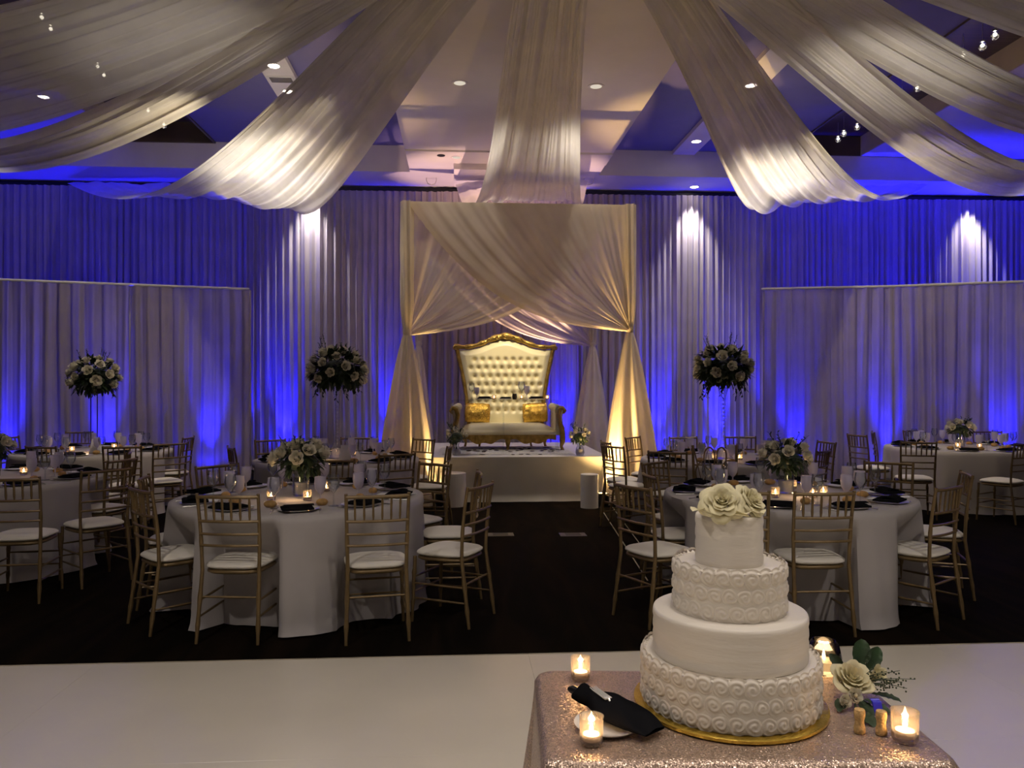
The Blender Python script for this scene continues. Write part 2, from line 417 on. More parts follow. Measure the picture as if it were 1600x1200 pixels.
for k, (px, D) in enumerate([(674, 14.2), (920, 14.2)]):
    c = W(px, D, ZL)
    mb = MB().tube([c + Vector((-.09, 0, 0)), c + Vector((-.09, 0, -.05)), c + Vector((-.06, 0, -.11)), c + Vector((0, 0, -.13)), c + Vector((.06, 0, -.11)), c + Vector((.09, 0, -.05)), c + Vector((.09, 0, 0))], .008, 6)
    tag(mb.obj('ceiling_hook', 'steel'), ['u-shaped metal hook under the soffit left of the middle swag', 'u-shaped metal hook under the soffit right of the middle swag'][k], 'hook', 'hooks under the soffit')

# crystal ball lights in the two dark slots
for s, side in ((-1, 'left'), (1, 'right')):
    for k, (y, lab) in enumerate([(9.1, 'nearest'), (9.4, 'second nearest'), (9.7, 'third nearest'), (10.8, 'fourth from the camera'), (11.1, 'fifth from the camera'), (12.5, 'sixth from the camera'), (12.85, 'seventh from the camera'), (13.15, 'farthest')]):
        t = empty('crystal_light', (XC + s * 5.65 + .05 * (k % 2), y, 6.1), 0, 'small lit crystal ball light in the dark %s ceiling slot, %s' % (side, lab), 'light', 'crystal lights in the %s ceiling slot' % side)
        MB().tube([(0, 0, 0), (0, 0, -.22)], .004, 5).obj('rod', 'steel', t)
        MB().lathe([(.001, -.215), (.03, -.22), (.03, -.24), (.001, -.25)], 12).obj('cap', 'steel', t)
        MB().ball((0, 0, -.28), .022, n=10, m=8).obj('bulb', 'crystal', t)
        MB().ball((0, 0, -.295), .05, n=8, m=6).obj('globe', 'glass', t, smooth=False)

# ------------------------------------------------------------------ tall drapes and dividers
def drape_mesh(p0, p1, z0, z1, seed, amp=.045, freq=9, nu=240, nv=10, flare=.0, head=.25):
    p0 = Vector(p0); p1 = Vector(p1); d = p1 - p0; L = d.length; d.normalize(); n = Vector((d.y, -d.x))
    rnd = random.Random(seed); ph = [rnd.uniform(0, 6.28) for _ in range(4)]
    def fn(u, v):
        x = u * L; zz = z0 + (z1 - z0) * v
        wob = .5 * nz(x * 1.6 + seed, v * .7) + .25 * nz(x * 5 + seed * 3, v * .5)
        a = amp * (.55 + .9 * abs(nz(x * 1.1, seed * 1.7, v * .3)) + .5 * nz(x * 3, seed))
        a *= (1 - head * max(0, (v - .85) / .15))
        y = a * math.sin(2 * PI * freq * (x + .05 * wob) + ph[0] + 3.6 * wob) + .35 * a * math.sin(2 * PI * freq * 2.3 * x + ph[1] + 3 * wob)
        y += flare * (1 - v) * (.5 + .5 * math.sin(2 * PI * x * 2 + ph[2]))
        q = p0 + d * (x + .012 * math.sin(freq * 6.28 * x + ph[3])) + n * y
        return (q.x, q.y, zz)
    return MB().grid(fn, nu, nv)

xs = [-9.9, -7.0, -4.0, -2.35, -.35, 2.2, 4.15, 6.6, 9.3, 12.4]
ys = lambda k: 14.85 + (.035 if k % 2 else 0)
labs = ['tall pleated drape panel on the back wall, at the far left edge', 'tall pleated drape behind the upper left, above the low divider',
        'tall pleated drape behind the left divider end and tall bouquet', 'tall pleated drape lit by the left white spot',
        'tall pleated drape behind the left half of the arch', 'tall pleated drape behind the right half of the arch',
        'tall pleated drape lit by the middle right white spot', 'tall pleated drape above the right divider near its inner end',
        'tall pleated drape above the right divider, lit at the far right edge']
for k in range(9):
    o = drape_mesh((xs[k], ys(k)), (xs[k + 1] + .06, ys(k)), .01, 5.22, k + 3, .04, 7.5, nu=int(85 * (xs[k + 1] - xs[k]))).obj('drape_panel', 'drape', ang=180)
    tag(o, labs[k], 'drape', 'tall drapes on the back wall')

def divider(pts, z1, seed0, labels, grp):
    for k in range(len(pts) - 1):
        a, b = W(*pts[k]), W(*pts[k + 1])
        t = empty('divider_drape', (0, 0, 0), 0, labels[k], 'drape', grp)
        L = (b - a).length
        drape_mesh((a.x, a.y), (b.x, b.y), .01, z1, seed0 + k, .045, 5.2, nu=int(75 * L), nv=12, flare=.05, head=.7).obj('fabric', 'lowdrape', t, ang=180)
        MB().tube([(a.x, a.y, z1 + .01), (b.x, b.y, z1 + .01)], .02, 8).obj('rod', 'white', t)
        MB().tube([(b.x, b.y + .06, 0), (b.x, b.y + .06, z1)], .02, 8).obj('upright', 'steel', t)
        MB().box(b.x - .2, b.x + .2, b.y - .1, b.y + .3, 0, .01).obj('base_plate', 'steel', t, smooth=False)
divider([(-560, 9.9), (-180, 10.6), (0, 11.1), (200, 11.65), (389, 12.2)], 3.06, 30,
        ['low white divider drape continuing out of frame at left', 'low white divider drape at the left edge of frame', 'low white divider drape behind the far left table bouquet', 'low white divider drape ending beside the left tall drapes'], 'left divider drapes')
divider([(1190, 12.2), (1395, 11.85), (1600, 11.3), (1850, 10.7), (2200, 10.1)], 3.06, 50,
        ['low white divider drape with its inner end beside the right bouquet', 'low white divider drape behind the far right table', 'low white divider drape at the right edge of frame', 'low white divider drape continuing out of frame at right'], 'right divider drapes')

# blue LED uplights on the floor behind the drapes
def uplight(x, y, tox, toy, power, lab, color=BLUE, lens='bluelens', ang=38, toz=3.0, z=0.0, wide=0):
    t = empty('uplight', (x, y, z), 0, lab, 'uplight', 'floor uplights')
    MB().lathe([(.001, .02), (.075, .02), (.085, .04), (.085, .17), (.075, .18), (.07, .165), (.001, .165)], 16).obj('housing', 'darkplastic', t)
    MB().lathe([(.066, .168), (.001, .17)], 16).obj('lens', lens, t)
    MB().box(-.1, .1, -.05, .05, 0, .02).obj('foot', 'darkplastic', t, smooth=False)
    spot((x, y, z + .2), (tox, toy, toz), power, color, ang, .6, .05)
    if wide: spot((x, y, z + .2), (tox * .35 + x * .65, toy * .35 + y * .65, 1.0), wide, color, 120, .5, .05)
# stripes seen on the drapes: light column px on a divider line or on the back drapes
def onback(px): # point on the tall drapes
    a = W(px, 1); k = 14.8 / a.y; return a.x * k
for px, lab in [(445, 'left of the tall bouquet'), (612, 'beside the left arch leg'), (878, 'behind the sofa'), (1028, 'beside the right arch leg'), (1122, 'behind the right tall bouquet')]:
    x = onback(px); uplight(x, 14.6, x, 14.86, 400, 'blue floor uplight against the tall drapes ' + lab, ang=30, toz=1.3, wide=20)
def ondiv(px, pts, off):
    for k in range(len(pts) - 1):
        if pts[k][0] <= px <= pts[k + 1][0]:
            f = (px - pts[k][0]) / (pts[k + 1][0] - pts[k][0]); D = pts[k][1] + f * (pts[k + 1][1] - pts[k][1]); return W(px, D), W(px, D + off)
LD = [(-560, 9.9), (-180, 10.6), (0, 11.1), (200, 11.65), (389, 12.2)]
RD = [(1190, 12.2), (1395, 11.85), (1600, 11.3), (1850, 10.7), (2200, 10.1)]
for px, pts, lab in [(-160, LD, 'outside the frame at left'), (12, LD, 'at the left edge'), (165, LD, 'behind the left bouquet'), (328, LD, 'near the divider end'),
                     (1238, RD, 'near the inner end'), (1385, RD, 'left of the far right table'), (1568, RD, 'at the right edge'), (1760, RD, 'outside the frame at right')]:
    a, b = ondiv(px, pts, .19)
    uplight(b.x, b.y, a.x, a.y, 520, 'blue floor uplight behind the low divider, ' + lab, ang=30, toz=1.2, wide=22)
# stronger washers further back that turn the upper drapes and soffit blue
for px, pw_, wl in [(-120, 100, 'beyond the left frame edge'), (60, 120, 'at the left'), (250, 120, 'behind the left bouquet'), (380, 80, 'by the left divider end'), (1215, 110, 'by the right divider end'), (1340, 420, 'left of the far right table'), (1480, 380, 'behind the far right table'), (1650, 280, 'beyond the right frame edge')]:
    x = onback(px); uplight(x, 14.4, x, 14.8, pw_ * 2.2, 'blue floor wash light between divider and tall drapes, ' + wl, ang=56, toz=5.0)

# ------------------------------------------------------------------ ceiling swags
HUB = W(893, 5.3, 5.22)
def swag(EA, EB, zA, zB, sag, k, width0, seed, label, wr=.06, skew=0, sagB=None, mat='swag', hz=0, sway=0.0, pk=9, pw=1.35):
    """ribbon of sheer cloth from the hub to the edge EA..EB, hanging in a curve"""
    EA = Vector(EA); EB = Vector(EB); dirc = ((EA + EB) / 2 - HUB); dirc.z = 0; dirc.normalize()
    per = Vector((-dirc.y, dirc.x, 0)); 
    if (EB - EA).dot(per) < 0: per = -per
    sagB = sag if sagB is None else sagB
    def fn(u, v):
        s = u * 2 - 1
        h = HUB + per * s * width0 + Vector((0, 0, hz))
        e = EA.lerp(EB, u); e.z = zA + (zB - zA) * u
        ec = EA.lerp(EB, .5); ec.z = (zA + zB) / 2; p = HUB.lerp(ec, v) + (h - HUB) * (1 - v) ** 1.5 + (e - ec) * v ** pw
        sg = sag + (sagB - sag) * u
        p.z -= sg * math.sin(PI * v ** k)
        # lengthwise gathers, tight at the hub and at the far edge
        gath = (.35 + .65 * math.sin(PI * v)) 
        wv = (nz(s * pk * .5 + seed, v * .8, seed) + .5 * nz(s * pk * 1.3, v * 1.2 + seed, 3) + .22 * nz(s * pk * 3.1, v * 1.4, seed + 9))
        p.z += wr * gath * wv * 1.6
        p += per * (.05 * nz(s * 3, v * 2, seed + 5))
        p.z -= .10 * (abs(s) ** 6) * gath
        return tuple(p)
    return tag(MB().grid(fn, 150, 56).obj('ceiling_swag', mat, ang=180), label, 'drapery', 'sheer swags under the ceiling')
def E(px, D, z=0): return W(px, D, z)
swag(E(712, 14.0), E(918, 14.0), 5.2, 5.25, .86, 2.0, .26, 11, 'sheer white ceiling swag hanging down the middle above the arch')
swag(E(105, 14.2), E(440, 14.2), 5.27, 5.1, .80, 1.55, .24, 23, 'sheer white ceiling swag left of the middle one, with a pointed left tip', .10, sagB=.90)
swag(E(1200, 14.2), E(1450, 14.2), 5.1, 5.22, .90, 1.7, .22, 37, 'sheer white ceiling swag right of the middle one, with a pointed right tip', .10, sagB=.80)
def EL(lat, D): return Vector((lat * CA + D * SA, D * CA - lat * SA, 0))
swag(EL(-9.6, 11.0), EL(-9.5, 12.4), 5.2, 5.2, .86, 1.15, .30, 41, 'sheer white ceiling swag second from the middle on the left, brightly lit')
swag(EL(9.5, 13.3), EL(9.6, 11.8), 5.2, 5.2, .98, 1.25, .30, 53, 'sheer white ceiling swag second from the middle on the right, brightly lit')
swag(EL(-9.6, 6.0), EL(-9.6, 10.3), 5.2, 5.2, .90, 1.15, .5, 61, 'broad dim sheer ceiling swag across the upper left corner')
swag(EL(9.6, 10.8), EL(9.6, 9.4), 5.2, 5.2, .85, 1.2, .30, 71, 'dim sheer ceiling swag third from the middle on the right')
swag(EL(9.6, 8.4), EL(9.6, 6.4), 5.2, 5.2, .72, 1.4, .30, 83, 'sheer ceiling swag cutting the upper right corner')
t = empty('swag_hub', HUB, 0, 'round white hub on the ceiling where the swags meet', 'hub')
MB().lathe([(.001, .05), (.5, .05), (.55, .06), (.55, .1)], 32).obj('hub_ring', 'white', t)
for (fx, fd, tx, td, pw_) in [(560, 8.2, 430, 10.6, 45), (400, 8.0, 330, 8.5, 120), (330, 12.2, 400, 11.8, 50), (1180, 10.3, 1230, 11.5, 50), (1290, 8.8, 1350, 9.4, 110), (1330, 12.2, 1330, 11.6, 40), (700, 12.2, 760, 12.3, 25)]:
    a = W(fx, fd, 5.5 if abs(fx - 800) > 130 else 5.28); b = W(tx, td, 4.5)
    spot(a, b, pw_, (1, .84, .6), 70, .9, .03)

# ------------------------------------------------------------------ stage, arch, sofa
SZ = .61
st = empty('stage', (XC - .02, 10.7, 0), 0, 'low white-skirted stage platform under the arch', 'stage')
MB().box(-1.2, 1.25, 0, 2.6, SZ - .05, SZ, .006).obj('deck', 'white', st)
mb = MB().grid(lambda u, v: ((-1.2 + 2.45 * u), -.012 + .006 * math.sin(40 * u) * (1 - v) - .05 * (max(0, .12 - v) / .12) ** 2, .004 + (SZ - .01) * v), 120, 12)
mb.grid(lambda u, v: (-1.2 - .008, 2.6 * (1 - u), .004 + (SZ - .01) * v), 30, 4)
mb.grid(lambda u, v: (1.25 + .008, 2.6 * u, .004 + (SZ - .01) * v), 30, 4)
mb.obj('skirt', 'skirt', st, ang=180)

def stagep(px, D, z): return W(px, D, z)
# arch frame and drapery: 10 ft cube of pipe with cloth
A0, A1 = XC - .72 - .80, XC + 1.50           # x of the posts
YF, YB, ZT = 10.55, 13.5, 4.0
A0 = -.70; A1 = 2.30
ar = empty('wedding_arch', ((A0 + A1) / 2, YF, 0), 0, 'tall square wedding arch with crossed sheer swags over the stage', 'arch')
ox, oy = (A0 + A1) / 2, YF
hw = (A1 - A0) / 2; dp = YB - YF
for sx in (-1, 1):
    for y in (0, dp):
        MB().tube([(sx * hw, y, 0), (sx * hw, y, ZT)], .022, 8).obj('post', 'white', ar)
        MB().box(sx * hw - .22, sx * hw + .22, y - .2, y + .2, 0, .012).obj('base_plate', 'steel', ar, smooth=False)
    # cloth sleeve round the upper post
    for y, zt in ((0, 2.3), (dp, 2.3)):
        def slv(u, v, sx=sx, y=y):
            a = 2 * PI * u; r = (.075 + .018 * math.sin(a * 6 + v * 2) + .01 * nz(u * 9, v * 6, sx)) * (.6 + .4 * min(1, v * 5))
            return (sx * hw + r * math.cos(a), y + r * math.sin(a), zt + (ZT + .03 - zt) * v)
        MB().grid(slv, 36, 14, True).obj('post_sleeve', 'arch', ar, ang=180)
for (a, b) in (((-hw, 0), (hw, 0)), ((-hw, dp), (hw, dp)), ((-hw, 0), (-hw, dp)), ((hw, 0), (hw, dp))):
    MB().tube([(a[0], a[1], ZT), (b[0], b[1], ZT)], .03, 8).obj('crossbar', 'arch', ar)
def tieswag(sx, y, zt, seed, sag, off, top0=-1, top1=1, zoff=0):
    """cloth hung along the whole top bar and gathered to the tie on side sx"""
    tie = Vector((sx * hw, y + off, zt))
    def fn(u, v):
        xt = sx * hw * (1 - 2 * u) * .99
        top = Vector((xt, y + off, ZT + .02 + zoff))
        p = top.lerp(tie + Vector((-sx * .05 * u, .02 * math.sin(u * 20), -.05 * u)), v)
        dist = u
        p.z -= sag * dist * math.sin(PI * v ** .85) * (.6 + .4 * dist)
        fold = nz(u * 13 + seed, v * .6, seed) + .6 * nz(u * 30 + seed, v * .5, 2)
        amp = .055 * (1 - v * .7) * min(1, .35 + v * 3)
        p.y += fold * amp * 1.3 + off * 0
        p.z += .02 * fold * math.sin(PI * v)
        return tuple(p)
    return MB().grid(fn, 170, 40)
tieswag(-1, 0, 2.30, 4, .55, .06).obj('front_left_swag', 'arch', ar, ang=180)
tieswag(1, 0, 2.36, 9, .55, -.05).obj('front_right_swag', 'arch', ar, ang=180)
tieswag(1, dp, 2.30, 17, .55, .0).obj('rear_right_swag', 'arch', ar, ang=180)
def legdrape(sx, y, zt, rb0, rb1, seed, dy=.35):
    def fn(u, v):
        a = 2 * PI * u
        w_ = v ** .8
        pl = math.sin(a * 9 + seed + 2 * nz(u * 4, v * 2, seed)) * .05 * w_ + .03 * w_ * nz(u * 20, v, seed)
        cx = sx * hw + (rb1 + rb0) / 2 * w_
        rx = .035 + (rb1 - rb0) / 2 * w_ + pl
        ry = .035 + dy * w_ + pl
        return (cx + rx * math.cos(a), y + ry * math.sin(a), zt + (.012 - zt) * v)
    return MB().grid(fn, 110, 24, True)
legdrape(-1, 0, 2.30, -.42, .36, 1).obj('front_left_leg_drape', 'arch', ar, ang=180)
legdrape(1, 0, 2.34, -.36, .42, 2).obj('front_right_leg_drape', 'arch', ar, ang=180)
legdrape(1, dp, 2.28, -.40, .30, 3, .4).obj('rear_right_leg_drape', 'arch', ar, ang=180)
legdrape(-1, dp, 2.28, -.3, .25, 5, .4).obj('rear_left_leg_drape', 'arch', ar, ang=180)
for sx, y, z in ((-1, 0, 2.29), (1, 0, 2.34), (1, dp, 2.29), (-1, dp, 2.29)):
    MB().lathe([(.05, -.04), (.062, 0), (.05, .04)], 14).obj('tie_band', 'arch', ar, loc=(sx * hw, y, z))

# warm lights at the feet of the arch
for (px, tx, p_, lab) in [(690, A0 - .08, 440, 'amber floor uplight in front of the stage, at the left arch leg'), (942, A1 + .08, 380, 'amber floor uplight in front of the stage, at the right arch leg')]:
    q = W(px, 10.3); uplight(q.x, q.y, tx, 10.5, p_, lab, AMBER, 'amberlens', 38, 1.9, 0, 50)
for x in (.15, 1.35):
    spot((x, 12.95, SZ + .08), (x, 13.75, 5.3), 420, (1, .62, .48), 38, .6, .05)
# front spot that lights the sofa
spot((.95, 10.75, 3.86), (.78, 12.05, 1.95), 135, (1, .84, .52), 38, .8, .05)

# sofa: loveseat with tall tufted wing back
so = empty('throne_loveseat', (.70, 12.05, SZ), 0, 'ivory button-tufted loveseat with carved gold frame and tall flared back', 'sofa')
def hw_at(z):   # half width of the back at height z above the stage
    t_ = max(0, min(1, (z - .35) / 1.30)); return .56 + .03 * t_ + .19 * t_ ** 1.7
def ztop(x): # crest line
    a = abs(x) / .80; return 1.60 + .10 * math.exp(-(x / .42) ** 2) + .03 * math.cos(a * PI * 1.5) - .03 * a
btn = []
for r_ in range(7):
    z = 1.36 - r_ * .128; n_ = 9 if r_ % 2 == 0 else 10
    for k in range(n_):
        btn.append(((k - (n_ - 1) / 2) * .118, z))
def back(u, v):
    s = u * 2 - 1
    zt = ztop(s * .78) - .045
    z = .30 + (zt - .30) * v
    x = s * (hw_at(z) - .02)
    d = min((x - bx) ** 2 + (z - bz) ** 2 for bx, bz in btn)
    edge = min(1, (1 - abs(s)) * 8) * min(1, (1 - v) * 14 + .0)
    crease = 0
    if abs(x) < .60 and .50 < z < 1.42:
        fx = x / .118; fz = (1.36 - z) / .128
        g1 = abs(((fx + fz / 2 * 1.0) % 1) - .5); g2 = abs(((fx - fz / 2 * 1.0) % 1) - .5)
        crease = .016 * (math.exp(-((.5 - abs(g1 - 0)) / .06) ** 2) * 0)
    y = -.085 * edge ** .5 + .050 * math.exp(-d / .0011)
    for k in (-1, 1): pass
    return (x, y + .10 * (z - .3) , z)
MB().grid(back, 150, 120).obj('tufted_back', 'leather', so, ang=180)
bm_ = MB()
for bx, bz in btn: bm_.ball((bx, -.035 + .1 * (bz - .3), bz), .013, .008, .013, 8, 5)
bo = bm_.obj('buttons', 'leather', so); bo['kind'] = 'stuff'
# back shell (rear surface)
MB().grid(lambda u, v: ((1 - u * 2) * (hw_at(.3 + (ztop((1 - u * 2) * .78) - .34) * v)), .05 + .1 * ((ztop((u * 2 - 1) * .78) - .34) * v), .3 + (ztop((1 - u * 2) * .78) - .34) * v), 30, 12).obj('back_shell', 'leather', so)
# carved frame: side rails and crest
for s in (-1, 1):
    pts = [(s * hw_at(z), .02 + .1 * (z - .3) - .03, z) for z in [.30 + .105 * k for k in range(13)]]
    rr = [.026 + .010 * (k / 12) + .004 * math.sin(k * 2.1) for k in range(13)]
    MB().tube(pts, rr, 10).obj('side_frame', 'antique', so)
cp = []
for k in range(41):
    x = -.80 + 1.6 * k / 40; cp.append((x * .985, .10, ztop(x)))
MB().tube(cp, [.036 + .018 * math.exp(-((k - 20) / 6) ** 2) + .007 * math.sin(k * 1.3) for k in range(41)], 10).obj('crest_rail', 'antique', so)
for k, (cx, cz, sr) in enumerate([(0, 1.735, .06), (-.11, 1.715, .045), (.11, 1.715, .045), (-.24, 1.68, .035), (.24, 1.68, .035), (-.60, 1.575, .03), (.60, 1.575, .03), (-.77, 1.56, .04), (.77, 1.56, .04)]):
    pts = []; rr = []
    for i in range(26):
        a = i / 25 * 4.5 * PI / 2 * (1 if cx <= 0 else -1); rad = sr * (1 - i / 27)
        pts.append((cx + rad * math.cos(a + PI / 2), .055 - .012 * i / 25, cz - .02 + rad * .8 * math.sin(a + PI / 2))); rr.append(.012 * (1 - i / 40))
    MB().tube(pts, rr, 6).obj('carved_scroll', 'antique', so)
# seat
MB().grid(lambda u, v: ((u * 2 - 1) * .70 * (1 - .06 * (abs(v * 2 - 1) ** 6)), -.62 + .62 * v, .30 + .11 * (1 - (abs(u * 2 - 1)) ** 8) * (1 - (abs(v * 2 - 1)) ** 6)), 40, 24).obj('seat_cushion', 'leather', so)
MB().grid(lambda u, v: ((u * 2 - 1) * .70, -.62 - .03 * math.sin(PI * v), .24 + .08 * v), 40, 6).obj('seat_front', 'leather', so)
def apron(u, v):
    x = (u * 2 - 1) * .70; bot = .155 + .035 * math.cos(x * 2 * PI / .70) - .015 * math.cos(x * 6 * PI / .7)
    return (x, -.635 + .012 * math.sin(x * 60) * (1 - v), bot + (.25 - bot) * v)
MB().grid(apron, 90, 5).obj('carved_apron', 'antique', so, ang=180)
for s in (-1, 1):
    # arm: rolled cushion with gold facing
    MB().tube([(s * .76, -.60, .60), (s * .76, -.3, .61), (s * .72, .02, .64)], [.075, .07, .06], 14).obj('arm_roll', 'leather', so)
    MB().box(min(s * .70, s * .80), max(s * .70, s * .80), -.60, .0, .24, .60, .01).obj('arm_panel', 'leather', so)
    pts = [(s * .80, -.63, .20), (s * .79, -.635, .34), (s * .745, -.64, .46), (s * .73, -.64, .54), (s * .75, -.64, .62), (s * .80, -.64, .645), (s * .835, -.64, .60), (s * .81, -.64, .56)]
    MB().tube(pts, [.04, .04, .035, .035, .035, .032, .026, .014], 10).obj('arm_facing', 'antique', so)
for (x, y, r_) in ((-.80, -.60, 1), (.80, -.60, 1), (0, -.60, 1), (-.62, .05, .8), (.62, .05, .8), (-.40, .05, .7), (.40, .05, .7)):
    MB().tube([(x, y, .22), (x, y - .012, .15), (x * .98, y + .0, .08), (x, y - .02, .03), (x, y - .025, 0)], [.045 * r_, .04 * r_, .024 * r_, .024 * r_, .03 * r_], 10).obj('leg', 'antique', so)
def pillow(x, lab, tilt):
    def fn(u, v):
        a = (u * 2 - 1); b = (v * 2 - 1)
        return (a * .19 * (1 - .06 * b * b), -.0 - .07 * (1 - a * a) ** .5 * (1 - b * b) ** .5 + .012 * nz(a * 3, b * 3, x), b * .15 * (1 - .06 * a * a))
    mb = MB().grid(fn, 20, 16).grid(lambda u, v: (lambda q: (q[0], -q[1], q[2]))(fn(1 - u, v)), 20, 16)
    o = mb.obj('throw_pillow', 'gsequin', loc=(.70 + x, 12.05 - .16, SZ + .555), rot=(R(-14), tilt, 0))
    return tag(o, lab, 'pillow', 'gold pillows on the loveseat')
pillow(-.43, 'muted gold sequin throw pillow at the left arm of the loveseat', .03)
pillow(.44, 'shiny gold sequin throw pillow at the right arm of the loveseat', -.04)

# shag rug and scattered petals
def rug(u, v):
    x = (u * 2 - 1); e = 1 - max(abs(x), abs(v * 2 - 1)) ** 8
    return (.66 + x * .95 + .02 * nz(u * 40, v * 30), 11.0 + 1.2 * v + .03 * nz(u * 30, v * 20, 4), SZ + .003 + .03 * e + .014 * abs(nz(u * 70, v * 60, 8)))
tag(MB().grid(rug, 160, 70).obj('shag_rug', 'rug'), 'white shaggy rug lying on the stage before the loveseat', 'rug')
pm = MB(); rn = random.Random(3)
for k in range(46):
    x, y = .66 + rn.uniform(-.85, .85), 10.95 + rn.uniform(0, .75)
    pm.ball((x, y, SZ + .042 if y > 11 else SZ + .006), .02 + rn.random() * .02, .012 + rn.random() * .01, .006, 6, 4)
tag(pm.obj('fallen_petals', 'dpetal'), 'dark petals scattered on the stage and rug', 'petals', kind='stuff')
for k, (px, D, r_) in enumerate([(708, 10.35, .17), (921, 10.2, .115)]):
    c = W(px, D)
    t = empty('pedestal', c, 0, ['white cylindrical pedestal at the left foot of the stage, partly behind chairs', 'white cylindrical pedestal standing at the right foot of the stage'][k], 'pedestal', 'pedestals beside the stage')
    MB().lathe([(r_, 0), (r_, .43), (r_ - .006, .435)], 40).obj('column', 'white', t)
    MB().lathe([(r_ - .004, .434), (.001, .436)], 40).obj('top', 'white', t)
for k, px in enumerate((782, 895)):
    c = W(px, 8.35)
    t = empty('floor_outlet', c, 0, ['grey floor outlet cover in the dark carpet, left of the pair', 'grey floor outlet cover in the dark carpet, right of the pair'][k], 'floor outlet', 'outlet covers in the aisle')
    MB().box(-.14, .14, -.09, .09, 0, .006, .002).obj('plate', 'grayplate', t)
    MB().box(-.08, .08, -.055, .075, .0062, .008).obj('lid', 'black', t, smooth=False)

# ------------------------------------------------------------------ flowers
def petal(mb, r0, L, ha, lean, th, curl=.3, cup=.25, z0=0, nu=4, nv=4, wob=0, tip=.0):
    def fn(u, v):
        a = u * 2 - 1
        w_ = ha * ((.55 + .45 * v / .5) if v < .5 else max(.12, 1 - ((v - .5) / .5) ** 2.6) ** .5)
        Le = L * (1 - .10 * a * a)
        rr = r0; zz = z0; n_ = 8; ph0 = lean * .30
        for k in range(n_):
            f = (k + .5) / n_ * v
            ph = ph0 + (lean * 1.25 - ph0) * f + curl * 1.6 * max(0, f - .6) / .4
            rr += Le * v / n_ * math.sin(ph); zz += Le * v / n_ * math.cos(ph)
        rr *= 1 - .06 * math.sin(PI * v) * a * a + wob * .5 * nz(th * 3 + a * 2, v * 2)
        zz += wob * L * .5 * nz(th * 5 + a * 2, v * 2.5, 7) * v
        an = th + a * w_
        return (rr * math.cos(an), rr * math.sin(an), zz)
    return mb.grid(fn, nu, nv)
def rose(Rr, seed, layers=((3, .10, .95, 1, 1.7), (3, .22, .95, 4, 1.5), (4, .34, .92, 9, 1.3), (5, .46, .86, 16, 1.15), (5, .56, .76, 28, 1.1)), nu=4, nv=3, parts=False):
    rn = random.Random(seed); out = []; mb = MB()
    for li, (n_, r0, L, lean, ha) in enumerate(layers):
        for k in range(n_):
            th = 2 * PI * (k + rn.uniform(-.15, .15)) / n_ + li * 1.1
            if parts: mb = MB()
            petal(mb, Rr * r0, Rr * L * rn.uniform(.92, 1.08), ha, R(lean + rn.uniform(-4, 4)), th, curl=.12 + .10 * li, z0=-Rr * .045 * li, nu=nu, nv=nv, wob=.045 if parts else .08, tip=.10 if parts else 0)
            if parts: out.append(mb)
    if parts: return out
    if nu < 6: mb.ball((0, 0, Rr * .42), Rr * .26, Rr * .26, Rr * .42, 8, 6)
    return mb
rose_me = [rose(1, k).mesh('rose', 'petal2') for k in range(3)]
def leaf(mb, base, d, up, L, wd, fold=.25):
    d = d.normalized(); s_ = d.cross(up)
    if s_.length < 1e-3: s_ = d.cross(Vector((1, 0, 0)))
    s_.normalize(); n_ = s_.cross(d)
    pts = [(0, 0), (.3, .42), (.6, .5), (.85, .3), (1, 0)]
    vs_ = []
    for (t_, w_) in pts:
        c = base + d * L * t_ - n_ * (.18 * L * t_ * t_)
        vs_ += [c - s_ * wd * w_ + n_ * wd * w_ * fold, c, c + s_ * wd * w_ + n_ * wd * w_ * fold]
    fs_ = []
    for i in range(4): fs_ += [(i * 3, i * 3 + 1, i * 3 + 4, i * 3 + 3), (i * 3 + 1, i * 3 + 2, i * 3 + 5, i * 3 + 4)]
    return mb.add(vs_, fs_)
